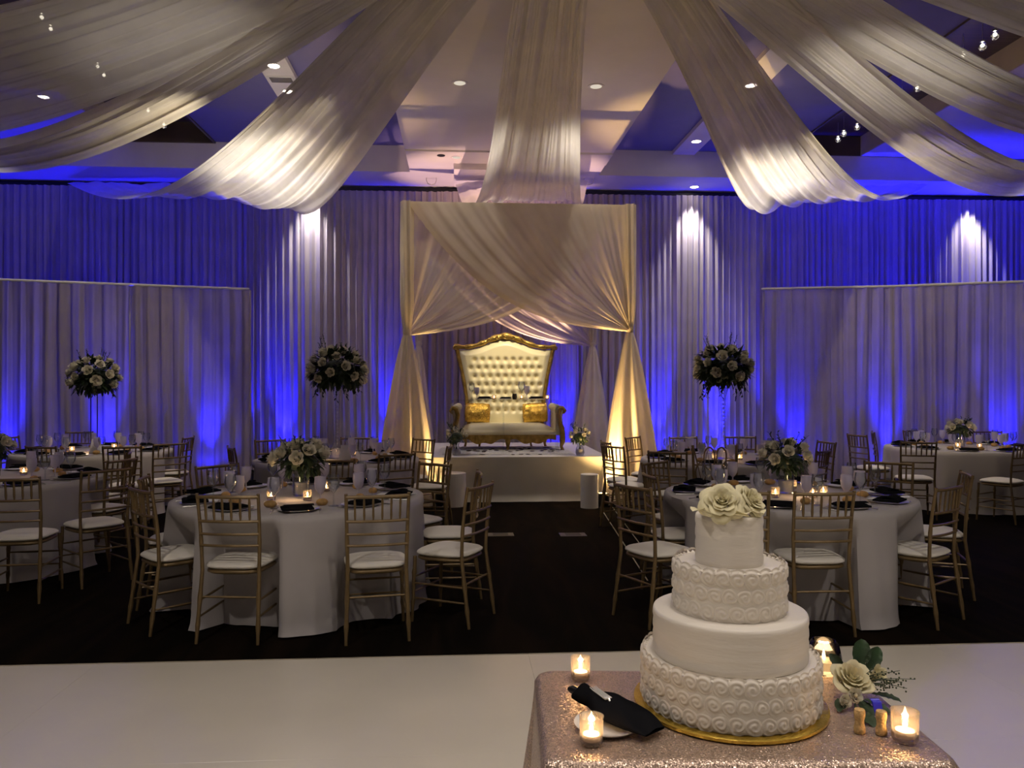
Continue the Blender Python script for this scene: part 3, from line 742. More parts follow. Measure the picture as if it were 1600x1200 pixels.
def bouquet(root, cz, rx, rz, nroses, rr, seed, nleaf=190, lower=-.15, trail=0, mat='leaf', sprigs=6, flat=1.0):
    rn = random.Random(seed); fol = MB()
    fol.ball((0, 0, cz - rz * .1), rx * .62, rx * .62, rz * .55, 12, 8)
    for k in range(nleaf):
        a = rn.uniform(0, 2 * PI); el = math.asin(rn.uniform(-.75, .95)); d = Vector((math.cos(a) * math.cos(el), math.sin(a) * math.cos(el), math.sin(el)))
        b = Vector((d.x * rx * .66, d.y * rx * .66, cz + d.z * rz * .66))
        dd = d + Vector((rn.uniform(-.7, .7), rn.uniform(-.7, .7), rn.uniform(-.8, .4)))
        leaf(fol, b, dd, Vector((0, 0, 1)), rn.uniform(.07, .13) * rx / .25, rn.uniform(.025, .045) * rx / .25)
    for k in range(sprigs):
        a = rn.uniform(0, 2 * PI); tl = rn.uniform(.10, .2) * rz / .25
        b = Vector((math.cos(a) * rx * .45, math.sin(a) * rx * .45, cz + rz * .7)); e = b + Vector((math.cos(a) * .06, math.sin(a) * .06, tl))
        fol.tube([b, e], .003, 4)
        for q in range(8):
            f = q / 7; leaf(fol, b.lerp(e, f), Vector((rn.uniform(-1, 1), rn.uniform(-1, 1), .6)), Vector((0, 0, 1)), .035, .012)
    for k in range(trail):
        a = 2 * PI * k / trail + rn.uniform(-.3, .3); b = Vector((math.cos(a) * rx * .6, math.sin(a) * rx * .6, cz - rz * .45)); e = b + Vector((math.cos(a) * .05, math.sin(a) * .05, -rn.uniform(.08, .22)))
        fol.tube([b, e], .003, 4)
        for q in range(9):
            f = q / 8; leaf(fol, b.lerp(e, f), Vector((rn.uniform(-1, 1), rn.uniform(-1, 1), -.5)), Vector((0, 0, 1)), .05, .022)
    fo = fol.obj('foliage', mat, root); fo['kind'] = 'stuff'
    g = PI * (3 - 5 ** .5)
    for k in range(nroses):
        f = (k + .5) / nroses; zz = 1 - f * (1 - lower); a = g * k + seed; rad = math.sqrt(max(0, 1 - zz * zz))
        d = Vector((rad * math.cos(a), rad * math.sin(a), zz))
        o = place(rose_me[k % 3], 'rose', root, Vector((d.x * rx * .88, d.y * rx * .88, cz + d.z * rz * .86)), scale=rr * rn.uniform(.8, 1.15))
        o.rotation_euler = d.to_track_quat('Z', 'Y').to_euler()
def vase(root, kind):
    if kind == 'low':
        MB().lathe([(.001, .004), (.055, .004), (.062, .02), (.062, .16), (.066, .165), (.058, .16), (.056, .02), (.001, .015)], 24).obj('vase', 'glass', root)
        MB().lathe([(.054, .016), (.054, .10), (.001, .10)], 20).obj('water', 'water', root)
        for k in range(7):
            a = k * .9; MB().tube([(.035 * math.cos(a), .035 * math.sin(a), .02), (-.03 * math.cos(a + .4), -.03 * math.sin(a + .4), .22)], .004, 5).obj('flower_stem', 'stem', root)
    else:
        MB().lathe([(.001, .0), (.10, .0), (.105, .01), (.09, .03), (.07, .09), (.075, .12), (.04, .16), (.026, .22), (.024, .45), (.034, .7), (.06, .80), (.055, .79)], 20).obj('vase', 'glass', root)
        MB().lathe([(.085, .012), (.068, .05), (.06, .10), (.001, .12)], 12).obj('crystal_base', 'water', root, smooth=False)
        bd = MB()
        for k in range(12): bd.ball((0, 0, .16 + k * .045), .013, n=6, m=4)
        o = bd.obj('bead_strand', 'water', root); o['kind'] = 'stuff'

# ------------------------------------------------------------------ chairs
def make_chair():
    root = empty('chiavari_chair', (0, 0, 0), 0, 'x', 'chair', 'g')
    def post(x0, y0, z0, x1, y1, z1, x2, y2, z2, r_=.0125):
        pts = []; rr = []
        def seg(a, b, n_, s0):
            for k in range(n_):
                f = k / n_; pts.append(Vector(a).lerp(Vector(b), f)); rr.append(r_)
        a, b, c = Vector((x0, y0, z0)), Vector((x1, y1, z1)), Vector((x2, y2, z2))
        for k in range(9):
            f = k / 8; pts.append(a.lerp(b, f)); rr.append(r_ * (1.0 if k not in (2, 5) else 1.3) * (.8 + .25 * min(1, f * 3)))
        for k in range(1, 9):
            f = k / 8; pts.append(b.lerp(c, f) + Vector((0, -.012 * math.sin(PI * f) * -1, 0))); rr.append(r_ * (1.0 if k not in (3,) else 1.2) * (1 - .15 * f))
        return MB().tube(pts, rr, 8)
    for s in (-1, 1):
        post(s * .193, -.245, 0, s * .180, -.185, .44, s * .192, -.235, .925).obj('back_post', 'gold', root)
    for s in (-1, 1):
        pts = [(s * .195, .185, 0), (s * .192, .182, .1), (s * .190, .18, .13), (s * .188, .178, .16), (s * .186, .175, .3), (s * .184, .174, .33), (s * .182, .172, .36), (s * .18, .17, .44)]
        MB().tube(pts, [.010, .012, .016, .012, .013, .017, .013, .013], 8).obj('front_leg', 'gold', root)
    def seatf(u, v):
        return u, v
    def slab(z0, z1, gx, puff, nm, mt):
        n_ = 28; prof = [(0.92, z0), (1.0, z0 + (z1 - z0) * .3), (1.0, z0 + (z1 - z0) * .6), (.93, z1 - .003), (.7, z1 + puff * .6), (.35, z1 + puff), (.01, z1 + puff)]
        vs_ = []
        for (r_, z) in prof:
            for k in range(n_):
                a = 2 * PI * k / n_; c, s = math.cos(a), math.sin(a); e = .55
                x = gx * math.copysign(abs(c) ** e, c); y = gx * math.copysign(abs(s) ** e, s) - .005
                x *= (1 + .05 * (y / .2))
                vs_.append((x * r_, y * r_, z))
        fs_ = [(i * n_ + k, i * n_ + (k + 1) % n_, (i + 1) * n_ + (k + 1) % n_, (i + 1) * n_ + k) for i in range(len(prof) - 1) for k in range(n_)]
        fs_.append(tuple(range(n_ - 1, -1, -1)))
        MB().add(vs_, fs_).obj(nm, mt, root, ang=60)
    slab(.415, .448, .192, 0, 'seat_frame', 'gold')
    slab(.449, .482, .198, .016, 'seat_cushion', 'cushion')
    def yb(z): return -.185 - .05 * (z - .44) / .485
    def xbk(z): return .180 + .012 * (z - .44) / .485
    def rail(z, r_):
        X = xbk(z); Y = yb(z)
        MB().tube([(X * f, Y - .022 * (1 - f * f), z) for f in (-1, -.6, -.2, .2, .6, 1)], r_, 7).obj('back_rail', 'gold', root)
    rail(.905, .012); rail(.752, .010); rail(.672, .009); rail(.600, .009)
    for k in range(6):
        f = (-5 + 2 * k) / 7 * 1.02; z0, z1 = .752, .905
        pts = []; 
        for q in range(5):
            z = z0 + (z1 - z0) * q / 4; pts.append((xbk(z) * f, yb(z) - .022 * (1 - f * f), z))
        MB().tube(pts, [.005, .0085, .0075, .0085, .005], 6, False).obj('spindle', 'gold', root)
    def bar(a, b):
        a, b = Vector(a), Vector(b); MB().tube([a, a.lerp(b, .5), b], [.006, .0085, .006], 6, False).obj('stretcher', 'gold', root)
    for z in (.30, .20): bar((-.187, .177, z), (.187, .177, z))
    for z in (.26, .16):
        for s in (-1, 1): bar((s * .188, .18, z), (s * .186, -.245 + .06 * z / .44, z))
    bar((-.185, -.205, .28), (.185, -.205, .28)); 
    return root
chair0 = make_chair(); chair_used = [False]
HOURS = ['six', 'five', 'four', 'three', 'two', 'one', 'twelve', 'eleven', 'ten', 'nine', 'eight', 'seven']
T = {  # name: (px, D)
 'near left table': (470, 5.92), 'near right table': (1228, 6.05), 'middle left table': (527, 8.9), 'middle right table': (1130, 8.9),
 'far right table': (1500, 10.5), 'far left table': (147, 9.9), 'left edge table': (-12, 7.03)}
CH = {
 'near left table': [(357, 4.86, 3), (590, 4.88, -13), (223, 5.14, 45), (228, 5.75, 75), (341, 6.6, 130), (520, 7.05, 180), (678, 6.75, -140), (745, 6.05, -95), (748, 5.32, -66)],
 'near right table': [(1287, 4.99, -3), (1152, 5.05, 18), (1480, 5.25, -38), (1507, 6.0, -72), (1388, 6.85, -150), (1025, 6.88, 135), (1018, 5.95, 84), (990, 5.3, 60)],
 'middle left table': [(423, 9.6, 140), (556, 10.0, 180), (661, 9.75, -140), (620, 7.7, -33), (700, 8.75, -88), (363, 8.5, 60)],
 'middle right table': [(958, 8.7, 58), (948, 9.3, 80), (990, 10.1, 128), (1043, 7.95, 20), (1068, 10.1, 165), (1157, 10.2, 188), (1290, 9.3, -100), (1285, 8.1, -50)],
 'far right table': [(1435, 9.3, 15), (1597, 9.05, -32), (1340, 10.6, 75), (1366, 11.2, 110), (1428, 11.55, 160), (1543, 11.3, 190)],
 'far left table': [(65, 8.6, 12), (191, 8.6, -15), (266, 9.05, -45), (293, 10.1, -92), (123, 11.2, 180), (14, 10.1, 95)],
 'left edge table': [(18, 5.72, -10), (166, 6.3, -50), (190, 7.15, -78), (198, 7.95, -112)],
}
def face(phi): return Vector((math.sin(R(phi) + YAW), math.cos(R(phi) + YAW), 0))
for tn, lst in CH.items():
    tp = W(*T[tn]); used = set()
    for (px, D, phi) in lst:
        b = W(px, D); c = b + face(phi) * .22
        d = c - tp; ang = math.degrees(math.atan2(d.x * CA - d.y * SA, -(d.x * SA + d.y * CA)))   # 0 = towards camera, + = right
        hidx = round(ang / 30) % 12; k = 0
        while (hidx + k) % 12 in used: k = -k if k > 0 else -k + 1
        hidx = (hidx + k) % 12; used.add(hidx)
        lab = "gold chair with white cushion at the %s, %s o'clock seat, six nearest camera" % (tn, HOURS[hidx])
        if not chair_used[0]:
            chair_used[0] = True; chair0.location = c; chair0.rotation_euler = (0, 0, -(R(phi) + YAW)); chair0['label'] = lab; chair0['group'] = 'chairs at the ' + tn
        else: dup(chair0, c, -(R(phi) + YAW), lab, 'chairs at the ' + tn)
# one chair with an ornate curled back, far side of the near right table
c = W(1126, 7.0)
oc = empty('ornate_chair', c, R(180) - YAW, 'chair with tall curling loops in its back, beyond the cake rose', 'chair')
for s in (-1, 1):
    MB().tube([(s * .20, -.2, 0), (s * .19, -.17, .45), (s * .20, -.21, 1.04)], .013, 8).obj('back_post', 'gold', oc)
    MB().tube([(s * .19, .2, 0), (s * .18, .18, .43)], .012, 8).obj('front_leg', 'gold', oc)
    MB().tube([(s * .19, -.18, .2), (s * .19, .19, .2)], .008, 6).obj('stretcher', 'gold', oc)
MB().box(-.2, .2, -.19, .2, .42, .45, .01).obj('seat_frame', 'gold', oc)
MB().box(-.195, .195, -.18, .195, .45, .49, .015).obj('seat_cushion', 'cushion', oc)
MB().tube([(-.195, -.19, .66), (.195, -.19, .66)], .01, 6).obj('back_rail', 'gold', oc)
MB().tube([(-.2, -.2, .86), (.2, -.2, .86)], .008, 6).obj('back_rail', 'gold', oc)
def loop(cx, cz, rx, rz, tw, nm='curl'):
    pts = []
    for i in range(33):
        a = 2 * PI * i / 32 * 1.05 + tw; pts.append((cx + rx * math.cos(a), -.2 + .004 * math.sin(i), cz + rz * math.sin(a)))
    MB().tube(pts, .0075, 6).obj(nm, 'gold', oc)
for (cx, cz, rx, rz, tw) in ((.13, .78, .045, .10, .5), (.05, .92, .05, .10, 2), (-.06, .93, .045, .09, 1), (-.02, .76, .05, .09, 3), (-.12, .80, .05, .10, 0)): loop(cx, cz, rx, rz, tw)
MB().tube([(.19, -.2, 1.0), (.12, -.2, .70), (.07, -.2, .99), (.02, -.2, .72)], .008, 6).obj('curl', 'gold', oc)

# ------------------------------------------------------------------ round tables
def cloth_table(tn, seed):
    c = W(*T[tn]); Rt = .915
    t = empty('round_table', c, 0, 'round banquet table hidden under white cloth, the ' + tn, 'table', 'round banquet tables')
    MB().lathe([(.001, .715), (Rt - .02, .715), (Rt - .012, .735), (Rt - .02, .752), (.001, .752)], 40).obj('tabletop', 'brown', t)
    for k in range(4):
        a = PI / 4 + k * PI / 2; MB().tube([(.55 * math.cos(a), .55 * math.sin(a), 0), (.5 * math.cos(a), .5 * math.sin(a), .715)], .016, 6).obj('leg', 'steel', t)
    mb = MB(); n_ = 220; seats = []
    for (px, D, phi) in CH[tn]:
        q = W(px, D) + face(phi) * .22 - c; seats.append((q.x, q.y))
    if tn == 'near right table': q = oc.location - c; seats.append((q.x, q.y))
    def fold(a, v):
        q = Vector((math.cos(a), math.sin(a), 0)) * 2.6
        x = nz(q.x + seed, q.y, v * .25) * 1.0 + .7 * nz(q.x * 2.6 + seed, q.y * 2.6, v * .3)
        return x + .35 * math.sin(a * 13 + 4 * nz(q.x, q.y, seed))
    rows = [(0.02, 0), (.3, 0), (.6, 0), (.85, 0), (.97, 0), (1.0, .006)]
    vs_ = []
    for (f, dz) in rows:
        for k in range(n_):
            a = 2 * PI * k / n_; vs_.append((Rt * f * math.cos(a), Rt * f * math.sin(a), .760 - dz))
    nv = 16
    for j in range(1, nv + 1):
        v = j / nv
        for k in range(n_):
            a = 2 * PI * k / n_; fl = fold(a, v)
            r_ = Rt + .008 + .03 * v + .055 * fl * min(1, v * 1.3) ** 1.2
            if v > .92: r_ += .015 * (v - .92) / .08 * (1 + fl)
            z = .754 * (1 - v) + .008 * v + .012 * max(0, fl) * (v > .97)
            f_ = max(0, min(1, (.74 - z) / .22)); f_ = f_ * f_ * (3 - 2 * f_)
            for (sx_, sy_) in seats:          # the cloth gives way where a seat is pushed in
                b_ = sx_ * math.cos(a) + sy_ * math.sin(a)
                dd = .25 ** 2 - (sx_ * sx_ + sy_ * sy_ - b_ * b_)
                if b_ > 0 and dd > 0: r_ = r_ + (min(r_, max(.76, b_ - math.sqrt(dd))) - r_) * f_
            vs_.append((r_ * math.cos(a), r_ * math.sin(a), z))
    m = len(rows) + nv
    fs_ = [(i * n_ + k, i * n_ + (k + 1) % n_, (i + 1) * n_ + (k + 1) % n_, (i + 1) * n_ + k) for i in range(m - 1) for k in range(n_)]
    fs_.append(tuple(range(n_ - 1, -1, -1)))
    o = MB().add(vs_, fs_).obj('tablecloth', 'linen', loc=c, ang=80)
    tag(o, 'floor-length white cloth draped over the ' + tn, 'tablecloth', 'white round tablecloths')
for i, tn in enumerate(T): cloth_table(tn, i * 7.3 + 1)

# place settings ------------------------------------------------------
TZ = .7605
plate_me = MB().lathe([(.001, .004), (.08, .004), (.13, .012), (.135, .014), (.13, .010), (.08, .0), (.001, .0)], 28).mesh('plate', 'china')
def nap():
    mb = MB()
    def top(u, v):
        x = (u - .5) * .20; y = (v - .5) * .17
        return (x + .01 * nz(u * 3, v * 3), y, .012 + .012 * (1 - abs(2 * u - 1) ** 6) * (1 - abs(2 * v - 1) ** 6) + .004 * nz(u * 5, v * 5, 3))
    mb.grid(top, 12, 10); mb.box(-.10, .10, -.085, .085, 0, .012)
    mb.grid(lambda u, v: ((u - .5) * .19 + .01, (v - .5) * .08 - .01, .024 + .008 * (1 - abs(2 * v - 1) ** 2)), 8, 6)
    return mb
nap_me = nap().mesh('napkin', 'black_cloth')
gob = MB().lathe([(.001, .003), (.036, .002), (.034, .005), (.006, .010), (.005, .07), (.018, .082), (.036, .11), (.042, .15), (.038, .195), (.036, .195), (.039, .15), (.033, .115), (.001, .088)], 16)
gob_me = gob.mesh('goblet', 'water')
win_me = MB().lathe([(.001, .003), (.036, .002), (.034, .005), (.005, .010), (.004, .09), (.014, .10), (.036, .13), (.042, .16), (.034, .215), (.033, .215), (.040, .16), (.034, .133), (.001, .102)], 16).mesh('wine_glass', 'glass')
roll_me = MB().ball((0, 0, .022), .045, .034, .026, 10, 8).mesh('bread_roll', 'bread')
card_me = MB().box(-.075, .075, -.055, .055, 0, .003).mesh('menu_card', 'card', False)
def cut(n_):
    mb = MB().tube([(0, -.09, .004), (0, .02, .005), (0, .045, .006)], [.004, .003, .003], 6)
    if n_: 
        for k in range(4): mb.box(-.009 + k * .0055, -.006 + k * .0055, .05, .095, .003, .005)
        mb.box(-.009, .0105, .04, .055, .003, .006)
    else: mb.box(-.007, .007, .03, .11, .003, .006)
    return mb
fork_me = cut(1).mesh('fork', 'steel'); knife_me = cut(0).mesh('knife', 'steel')
def item(me, name, tn, a, r_, off, rot, lab, grp, cat, z=TZ, sc_=1):
    c = W(*T[tn]); d = Vector((math.sin(a - YAW * 0), -math.cos(a), 0))
    # a is measured from the direction towards the camera, positive to the right
    fw = Vector((SA, CA, 0)); rt = Vector((CA, -SA, 0))
    rad = rt * math.sin(a) - fw * math.cos(a); tan = rt * math.cos(a) + fw * math.sin(a)
    p = c + rad * r_ + tan * off; p.z = z
    o = place(me, name, None, p, (0, 0, math.atan2(-rad.y, -rad.x) - PI / 2 + rot), sc_)
    return tag(o, lab, cat, grp)
def settings(tn, full, a0, seed, n_=10):
    rn = random.Random(seed)
    for k in range(n_):
        a = R(a0 + 36 * k); hr = HOURS[round((a0 + 36 * k) / 30) % 12]
        at = "%s o'clock place of the %s" % (hr, tn)
        j = lambda s=.012: rn.uniform(-s, s)
        item(plate_me, 'plate', tn, a, .72 + j(), j(), 0, 'white china plate under a napkin at the ' + at, 'plates on the ' + tn, 'plate')
        item(card_me, 'menu_card', tn, a, .67 + j(), .035 + j(), R(90) + j(.3), 'white menu card at the ' + at, 'menu cards on the ' + tn, 'card', TZ + .0145)
        item(nap_me, 'napkin', tn, a, .76 + j(), j(), j(.25), 'folded black napkin at the ' + at, 'black napkins on the ' + tn, 'napkin', TZ + .018)
        item(gob_me, 'water_goblet', tn, a, .50 + j(.02), .16 + j(), 0, 'frosty water goblet at the ' + at, 'water goblets on the ' + tn, 'glass')
        item(win_me, 'wine_glass', tn, a, .56 + j(.02), .24 + j(), 0, 'clear wine glass at the ' + at, 'wine glasses on the ' + tn, 'glass')
        item(roll_me, 'bread_roll', tn, a, .52 + j(.02), -.17 + j(), j(1), 'brown bread roll at the ' + at, 'bread rolls on the ' + tn, 'bread')
        if full:
            item(fork_me, 'fork', tn, a, .76, -.16, 0, 'silver fork at the ' + at, 'forks on the ' + tn, 'fork')
            item(knife_me, 'knife', tn, a, .76, .15, 0, 'silver knife at the ' + at, 'knives on the ' + tn, 'knife')
for tn, full, a0, sd in [('near left table', 1, 13, 1), ('near right table', 1, 13, 2), ('left edge table', 1, 13, 3), ('middle left table', 0, 13, 4), ('middle right table', 0, 13, 5), ('far right table', 0, 13, 6), ('far left table', 0, 13, 7)]:
    settings(tn, full, a0, sd)

# votive candles
def make_votive():
    t = empty('votive_candle', (0, 0, 0), 0, 'x', 'candle', 'g')
    MB().lathe([(.001, .002), (.024, .002), (.0265, .008), (.0275, .062), (.0285, .064), (.0268, .063), (.0255, .012), (.001, .010)], 24).obj('glass_cup', 'votive', t)
    MB().lathe([(.001, .0105), (.0205, .0105), (.021, .012), (.021, .024), (.020, .0245)], 20).obj('tin_cup', 'tin', t)
    MB().lathe([(.020, .023), (.001, .0235)], 20).obj('wax', 'wax', t)
    MB().tube([(0, 0, .023), (0, 0, .029)], .0008, 5).obj('wick', 'black', t)
    MB().lathe([(.0005, .027), (.004, .031), (.0048, .036), (.003, .044), (.0004, .054)], 10).obj('flame', 'flame', t)
    return t
vot0 = make_votive()
vot0.location = W(907, 2.235, .761); tag(vot0, 'lit votive candle at the back left corner of the cake table', 'candle', 'votive candles on the cake table')
dup(vot0, W(924, 1.835, .761), 0, 'lit votive candle in front of the black napkin on the cake table', scale=1.03)
dup(vot0, W(1414, 1.85, .761), 0, 'lit votive candle at the front right corner of the cake table', scale=1.12)
for (px, D, s) in ((907, 2.235, 1), (924, 1.835, 1), (1414, 1.85, 1.3), (1287, 2.3, 1)):
    p = W(px, D, .80); point(p, .15 * s, (1, .70, .42), .008)
# far tables: votives
for tn, k0 in [('near left table', 3), ('near right table', 4), ('left edge table', 3), ('middle left table', 3), ('middle right table', 3), ('far right table', 3), ('far left table', 3)]:
    c = W(*T[tn]); fw = Vector((SA, CA, 0)); rt = Vector((CA, -SA, 0))
    for k in range(k0):
        a = R([-35, 25, 150, 60][k]); p = c + rt * math.sin(a) * .27 - fw * math.cos(a) * .27
        p.z = TZ; dup(vot0, p, 0, 'lit votive candle %s the flowers on the %s' % (['front left of', 'front right of', 'behind', 'right of'][k], tn), 'votives on the ' + tn, scale=1.15)
    q = c - fw * .25; q.z = TZ + .10
    point(q, .35, (1, .62, .30), .02)

# centrepieces
def centre(tn, tall, cz, rx, rz, n_, rr, seed, lab, **k):
    t = empty('flower_centerpiece', W(*T[tn]) + Vector((0, 0, TZ)), 0, lab, 'flowers', 'centrepieces on the round tables')
    vase(t, 'tall' if tall else 'low'); bouquet(t, cz, rx, rz, n_, rr, seed, **k)
centre('near left table', 0, .27, .20, .13, 12, .070, 2, 'low white rose centrepiece in glass vase on the near left table', lower=.05)
centre('near right table', 0, .27, .19, .14, 12, .055, 5, 'low white rose centrepiece in glass vase behind the cake', lower=-.1)
centre('far right table', 0, .24, .17, .12, 9, .055, 8, 'low white rose centrepiece on the far right table', lower=.0)
centre('left edge table', 0, .27, .17, .12, 9, .055, 9, 'low white rose centrepiece cut by the left edge', lower=.0)
centre('middle left table', 1, .99, .33, .27, 26, .072, 3, 'tall vase with a large ball of white roses, left of the arch', lower=-.45, nleaf=420, trail=8)
centre('middle right table', 1, 1.02, .33, .27, 26, .068, 4, 'tall vase with a large ball of white roses, right of the arch', lower=-.45, nleaf=420, trail=9)
t = empty('flower_centerpiece', W(*T['far left table']) + Vector((0, 0, TZ)), 0, 'tall thin stand with a ball of white roses before the left divider', 'flowers', 'centrepieces on the round tables')
bouquet(t, .93, .30, .26, 22, .072, 6, lower=-.4, nleaf=360, trail=7)
for s in (-1, 1): MB().tube([(s * .04, 0, 0), (s * .04, 0, .75)], .006, 6).obj('stand_leg', 'darkplastic', t)
MB().lathe([(.001, .0), (.10, 0), (.10, .01), (.001, .01)], 20).obj('stand_base', 'steel', t)
MB().lathe([(.001, .70), (.08, .72), (.10, .78), (.001, .78)], 16).obj('flower_bowl', 'darkplastic', t)
o = MB().box(-.07, .07, -.004, .004, 0, .17, .002)
for px, tn, D, lab in [(150, 'far left table', 9.55, 'white table number card standing on the far left table'), (540, 'middle left table', 8.6, 'white table card leaning by the tall vase, middle left table')]:
    q = W(px, D, TZ + .002); e = MB().add([(-.07, -.03, 0), (.07, -.03, 0), (.05, 0, .17), (-.05, 0, .17), (-.07, .03, 0), (.07, .03, 0)], [(0, 1, 2, 3), (3, 2, 5, 4), (0, 3, 4), (1, 5, 2)]).obj('table_card', 'card', loc=q, smooth=False)
    tag(e, lab, 'card', 'table cards')
# flowers at the stage corners
for px, sd, lab in ((713, 21, 'small vase of white roses on the left front corner of the stage'), (906, 22, 'small vase of white roses on the right front corner of the stage')):
    q = W(px, 10.9, SZ + .001); t = empty('stage_bouquet', q, 0, lab, 'flowers', 'vases on the stage corners')
    MB().lathe([(.001, .003), (.05, .003), (.065, .04), (.055, .10), (.035, .14), (.045, .17), (.040, .17), (.03, .14), (.001, .02)], 18).obj('vase', 'glass', t)
    MB().lathe([(.045, .006), (.058, .04), (.05, .09), (.001, .09)], 16).obj('water', 'water', t)
    for k in range(6):
        a = k; MB().tube([(.03 * math.cos(a), .03 * math.sin(a), .02), (-.02 * math.cos(a), -.02 * math.sin(a), .2)], .005, 5).obj('flower_stem', 'leaf', t)
    bouquet(t, .26, .15, .13, 9, .042, sd, lower=0, nleaf=130, sprigs=7)

# acrylic sweetheart table on the stage
at = empty('acrylic_table', W(791, 11.35, SZ), -YAW * .5, 'clear acrylic sweetheart table in front of the loveseat', 'table')
MB().box(-.78, .74, -.25, .25, .745, .765, .003).obj('tabletop', 'acrylic', at)
MB().box(-.78, -.765, -.25, .25, 0, .745, .002).obj('side_panel', 'acrylic', at)
MB().box(.725, .74, -.25, .25, 0, .745, .002).obj('side_panel', 'acrylic', at)
MB().box(-.05, -.035, -.25, .25, 0, .745, .002).obj('side_panel', 'acrylic', at)
ZS = SZ + .766
def on_st(me, name, px, lab, cat, D=11.3, z=0, s=1, grp='things on the sweetheart table', mt=None):
    return tag(place(me, name, None, W(px, D, ZS + z), (0, 0, 0), s), lab, cat, grp)
on_st(win_me, 'wine_glass', 737, 'tall clear wine glass at the left of the acrylic table', 'glass', s=1.1)
on_st(gob_me, 'water_goblet', 745, 'frosty water goblet at the left of the acrylic table', 'glass', s=.9)
on_st(win_me, 'wine_glass', 815, 'tall clear wine glass right of centre on the acrylic table', 'glass', s=1.2)
on_st(gob_me, 'water_goblet', 823, 'frosty water goblet right of centre on the acrylic table', 'glass')
on_st(plate_me, 'plate', 757, 'plate at the left seat of the acrylic table', 'plate')
on_st(plate_me, 'plate', 838, 'plate at the right seat of the acrylic table', 'plate')
on_st(plate_me, 'plate', 790, 'plate in the middle of the acrylic table', 'plate', s=.8)
on_st(nap_me, 'napkin', 757, 'black napkin at the left seat of the acrylic table', 'napkin', z=.015)
on_st(nap_me, 'napkin', 838, 'black napkin at the right seat of the acrylic table', 'napkin', z=.015)
on_st(nap_me, 'napkin', 790, 'black napkin in the middle of the acrylic table', 'napkin', z=.015, s=.8)
cup = MB().lathe([(.001, 0), (.028, 0), (.036, .04), (.03, .085), (.026, .085), (.001, .01)], 16).mesh('dark_cup', 'darkplastic')
on_st(cup, 'dark_cup', 804, 'small dark cup in the middle of the acrylic table', 'cup')
for px, lab in ((772, 'left'), (815, 'right of centre'), (855, 'far right')):
    dup(vot0, W(px, 11.2, ZS + .001), 0, 'lit votive candle %s on the acrylic table' % lab, 'votives on the acrylic table')

# ------------------------------------------------------------------ cake table
CT = W(800, 2.03, 0); CT = empty('cake_table', W(1231, 2.03, 0), -YAW, 'square cake table hidden under a rose gold sequin cloth', 'table')
bx = lambda lat: lat - (1231 - 800) / F * 2.03
x0, x1, y0, y1 = bx(.075), bx(.995), 1.745 - 2.03, 2.31 - 2.03
MB().box(x0 + .01, x1 - .01, y0 + .01, y1 - .01, .72, .752, .005).obj('tabletop', 'brown', CT)
for a in (x0 + .06, x1 - .06):
    for b in (y0 + .06, y1 - .06): MB().tube([(a, b, 0), (a, b, .72)], .018, 8).obj('leg', 'steel', CT)
# cloth
per = []
def rrect(r_, n_=60):
    pts = []
    segs = [((x0 + r_, y0), (x1 - r_, y0), (0, -1)), ((x1, y0 + r_), (x1, y1 - r_), (1, 0)), ((x1 - r_, y1), (x0 + r_, y1), (0, 1)), ((x0, y1 - r_), (x0, y0 + r_), (-1, 0))]
    for i, (a, b, nn) in enumerate(segs):
        for k in range(n_): f = k / n_; pts.append((a[0] + (b[0] - a[0]) * f, a[1] + (b[1] - a[1]) * f, nn[0], nn[1], 0))
        a0 = [-PI / 2, 0, PI / 2, PI][i]
        cx, cy = [(x1 - r_, y0 + r_), (x1 - r_, y1 - r_), (x0 + r_, y1 - r_), (x0 + r_, y0 + r_)][i]
        for k in range(14): a_ = a0 + PI / 2 * k / 14; pts.append((cx + r_ * math.cos(a_), cy + r_ * math.sin(a_), math.cos(a_), math.sin(a_), math.sin(PI * k / 14)))
    return pts
pp = rrect(.035); n_ = len(pp); vs_ = []; cxm, cym = (x0 + x1) / 2, (y0 + y1) / 2
for f in (.02, .3, .6, .8, .92, .98):
    for (x, y, nx, ny, c_) in pp: vs_.append((cxm + (x - cxm) * f, cym + (y - cym) * f, .760 + .0015 * nz(x * f * 12, y * f * 12)))
for j in range(0, 15):
    v = j / 14
    for i, (x, y, nx, ny, c_) in enumerate(pp):
        s_ = i / n_ * 2 * PI
        fo = nz(math.cos(s_) * 4, math.sin(s_) * 4, 3 + v * .3) + .5 * math.sin(s_ * 17)
        o_ = .006 + v * (.05 + .03 * fo + .07 * c_)
        if j == 0: o_ = 0
        z = .759 - (.004 if j == 0 else 0) - .745 * v
        if j == 1: o_ = .010; z = .74
        vs_.append((x + nx * o_, y + ny * o_, max(.026, z)))
m_ = 21
fs_ = [(i * n_ + k, i * n_ + (k + 1) % n_, (i + 1) * n_ + (k + 1) % n_, (i + 1) * n_ + k) for i in range(m_ - 1) for k in range(n_)]
fs_.append(tuple(range(n_ - 1, -1, -1)))
o = MB().add(vs_, fs_).obj('sequin_tablecloth', 'rsequin', loc=CT.location, rot=(0, 0, -YAW), ang=60)
tag(o, 'rose gold sequin cloth draped over the cake table', 'tablecloth')

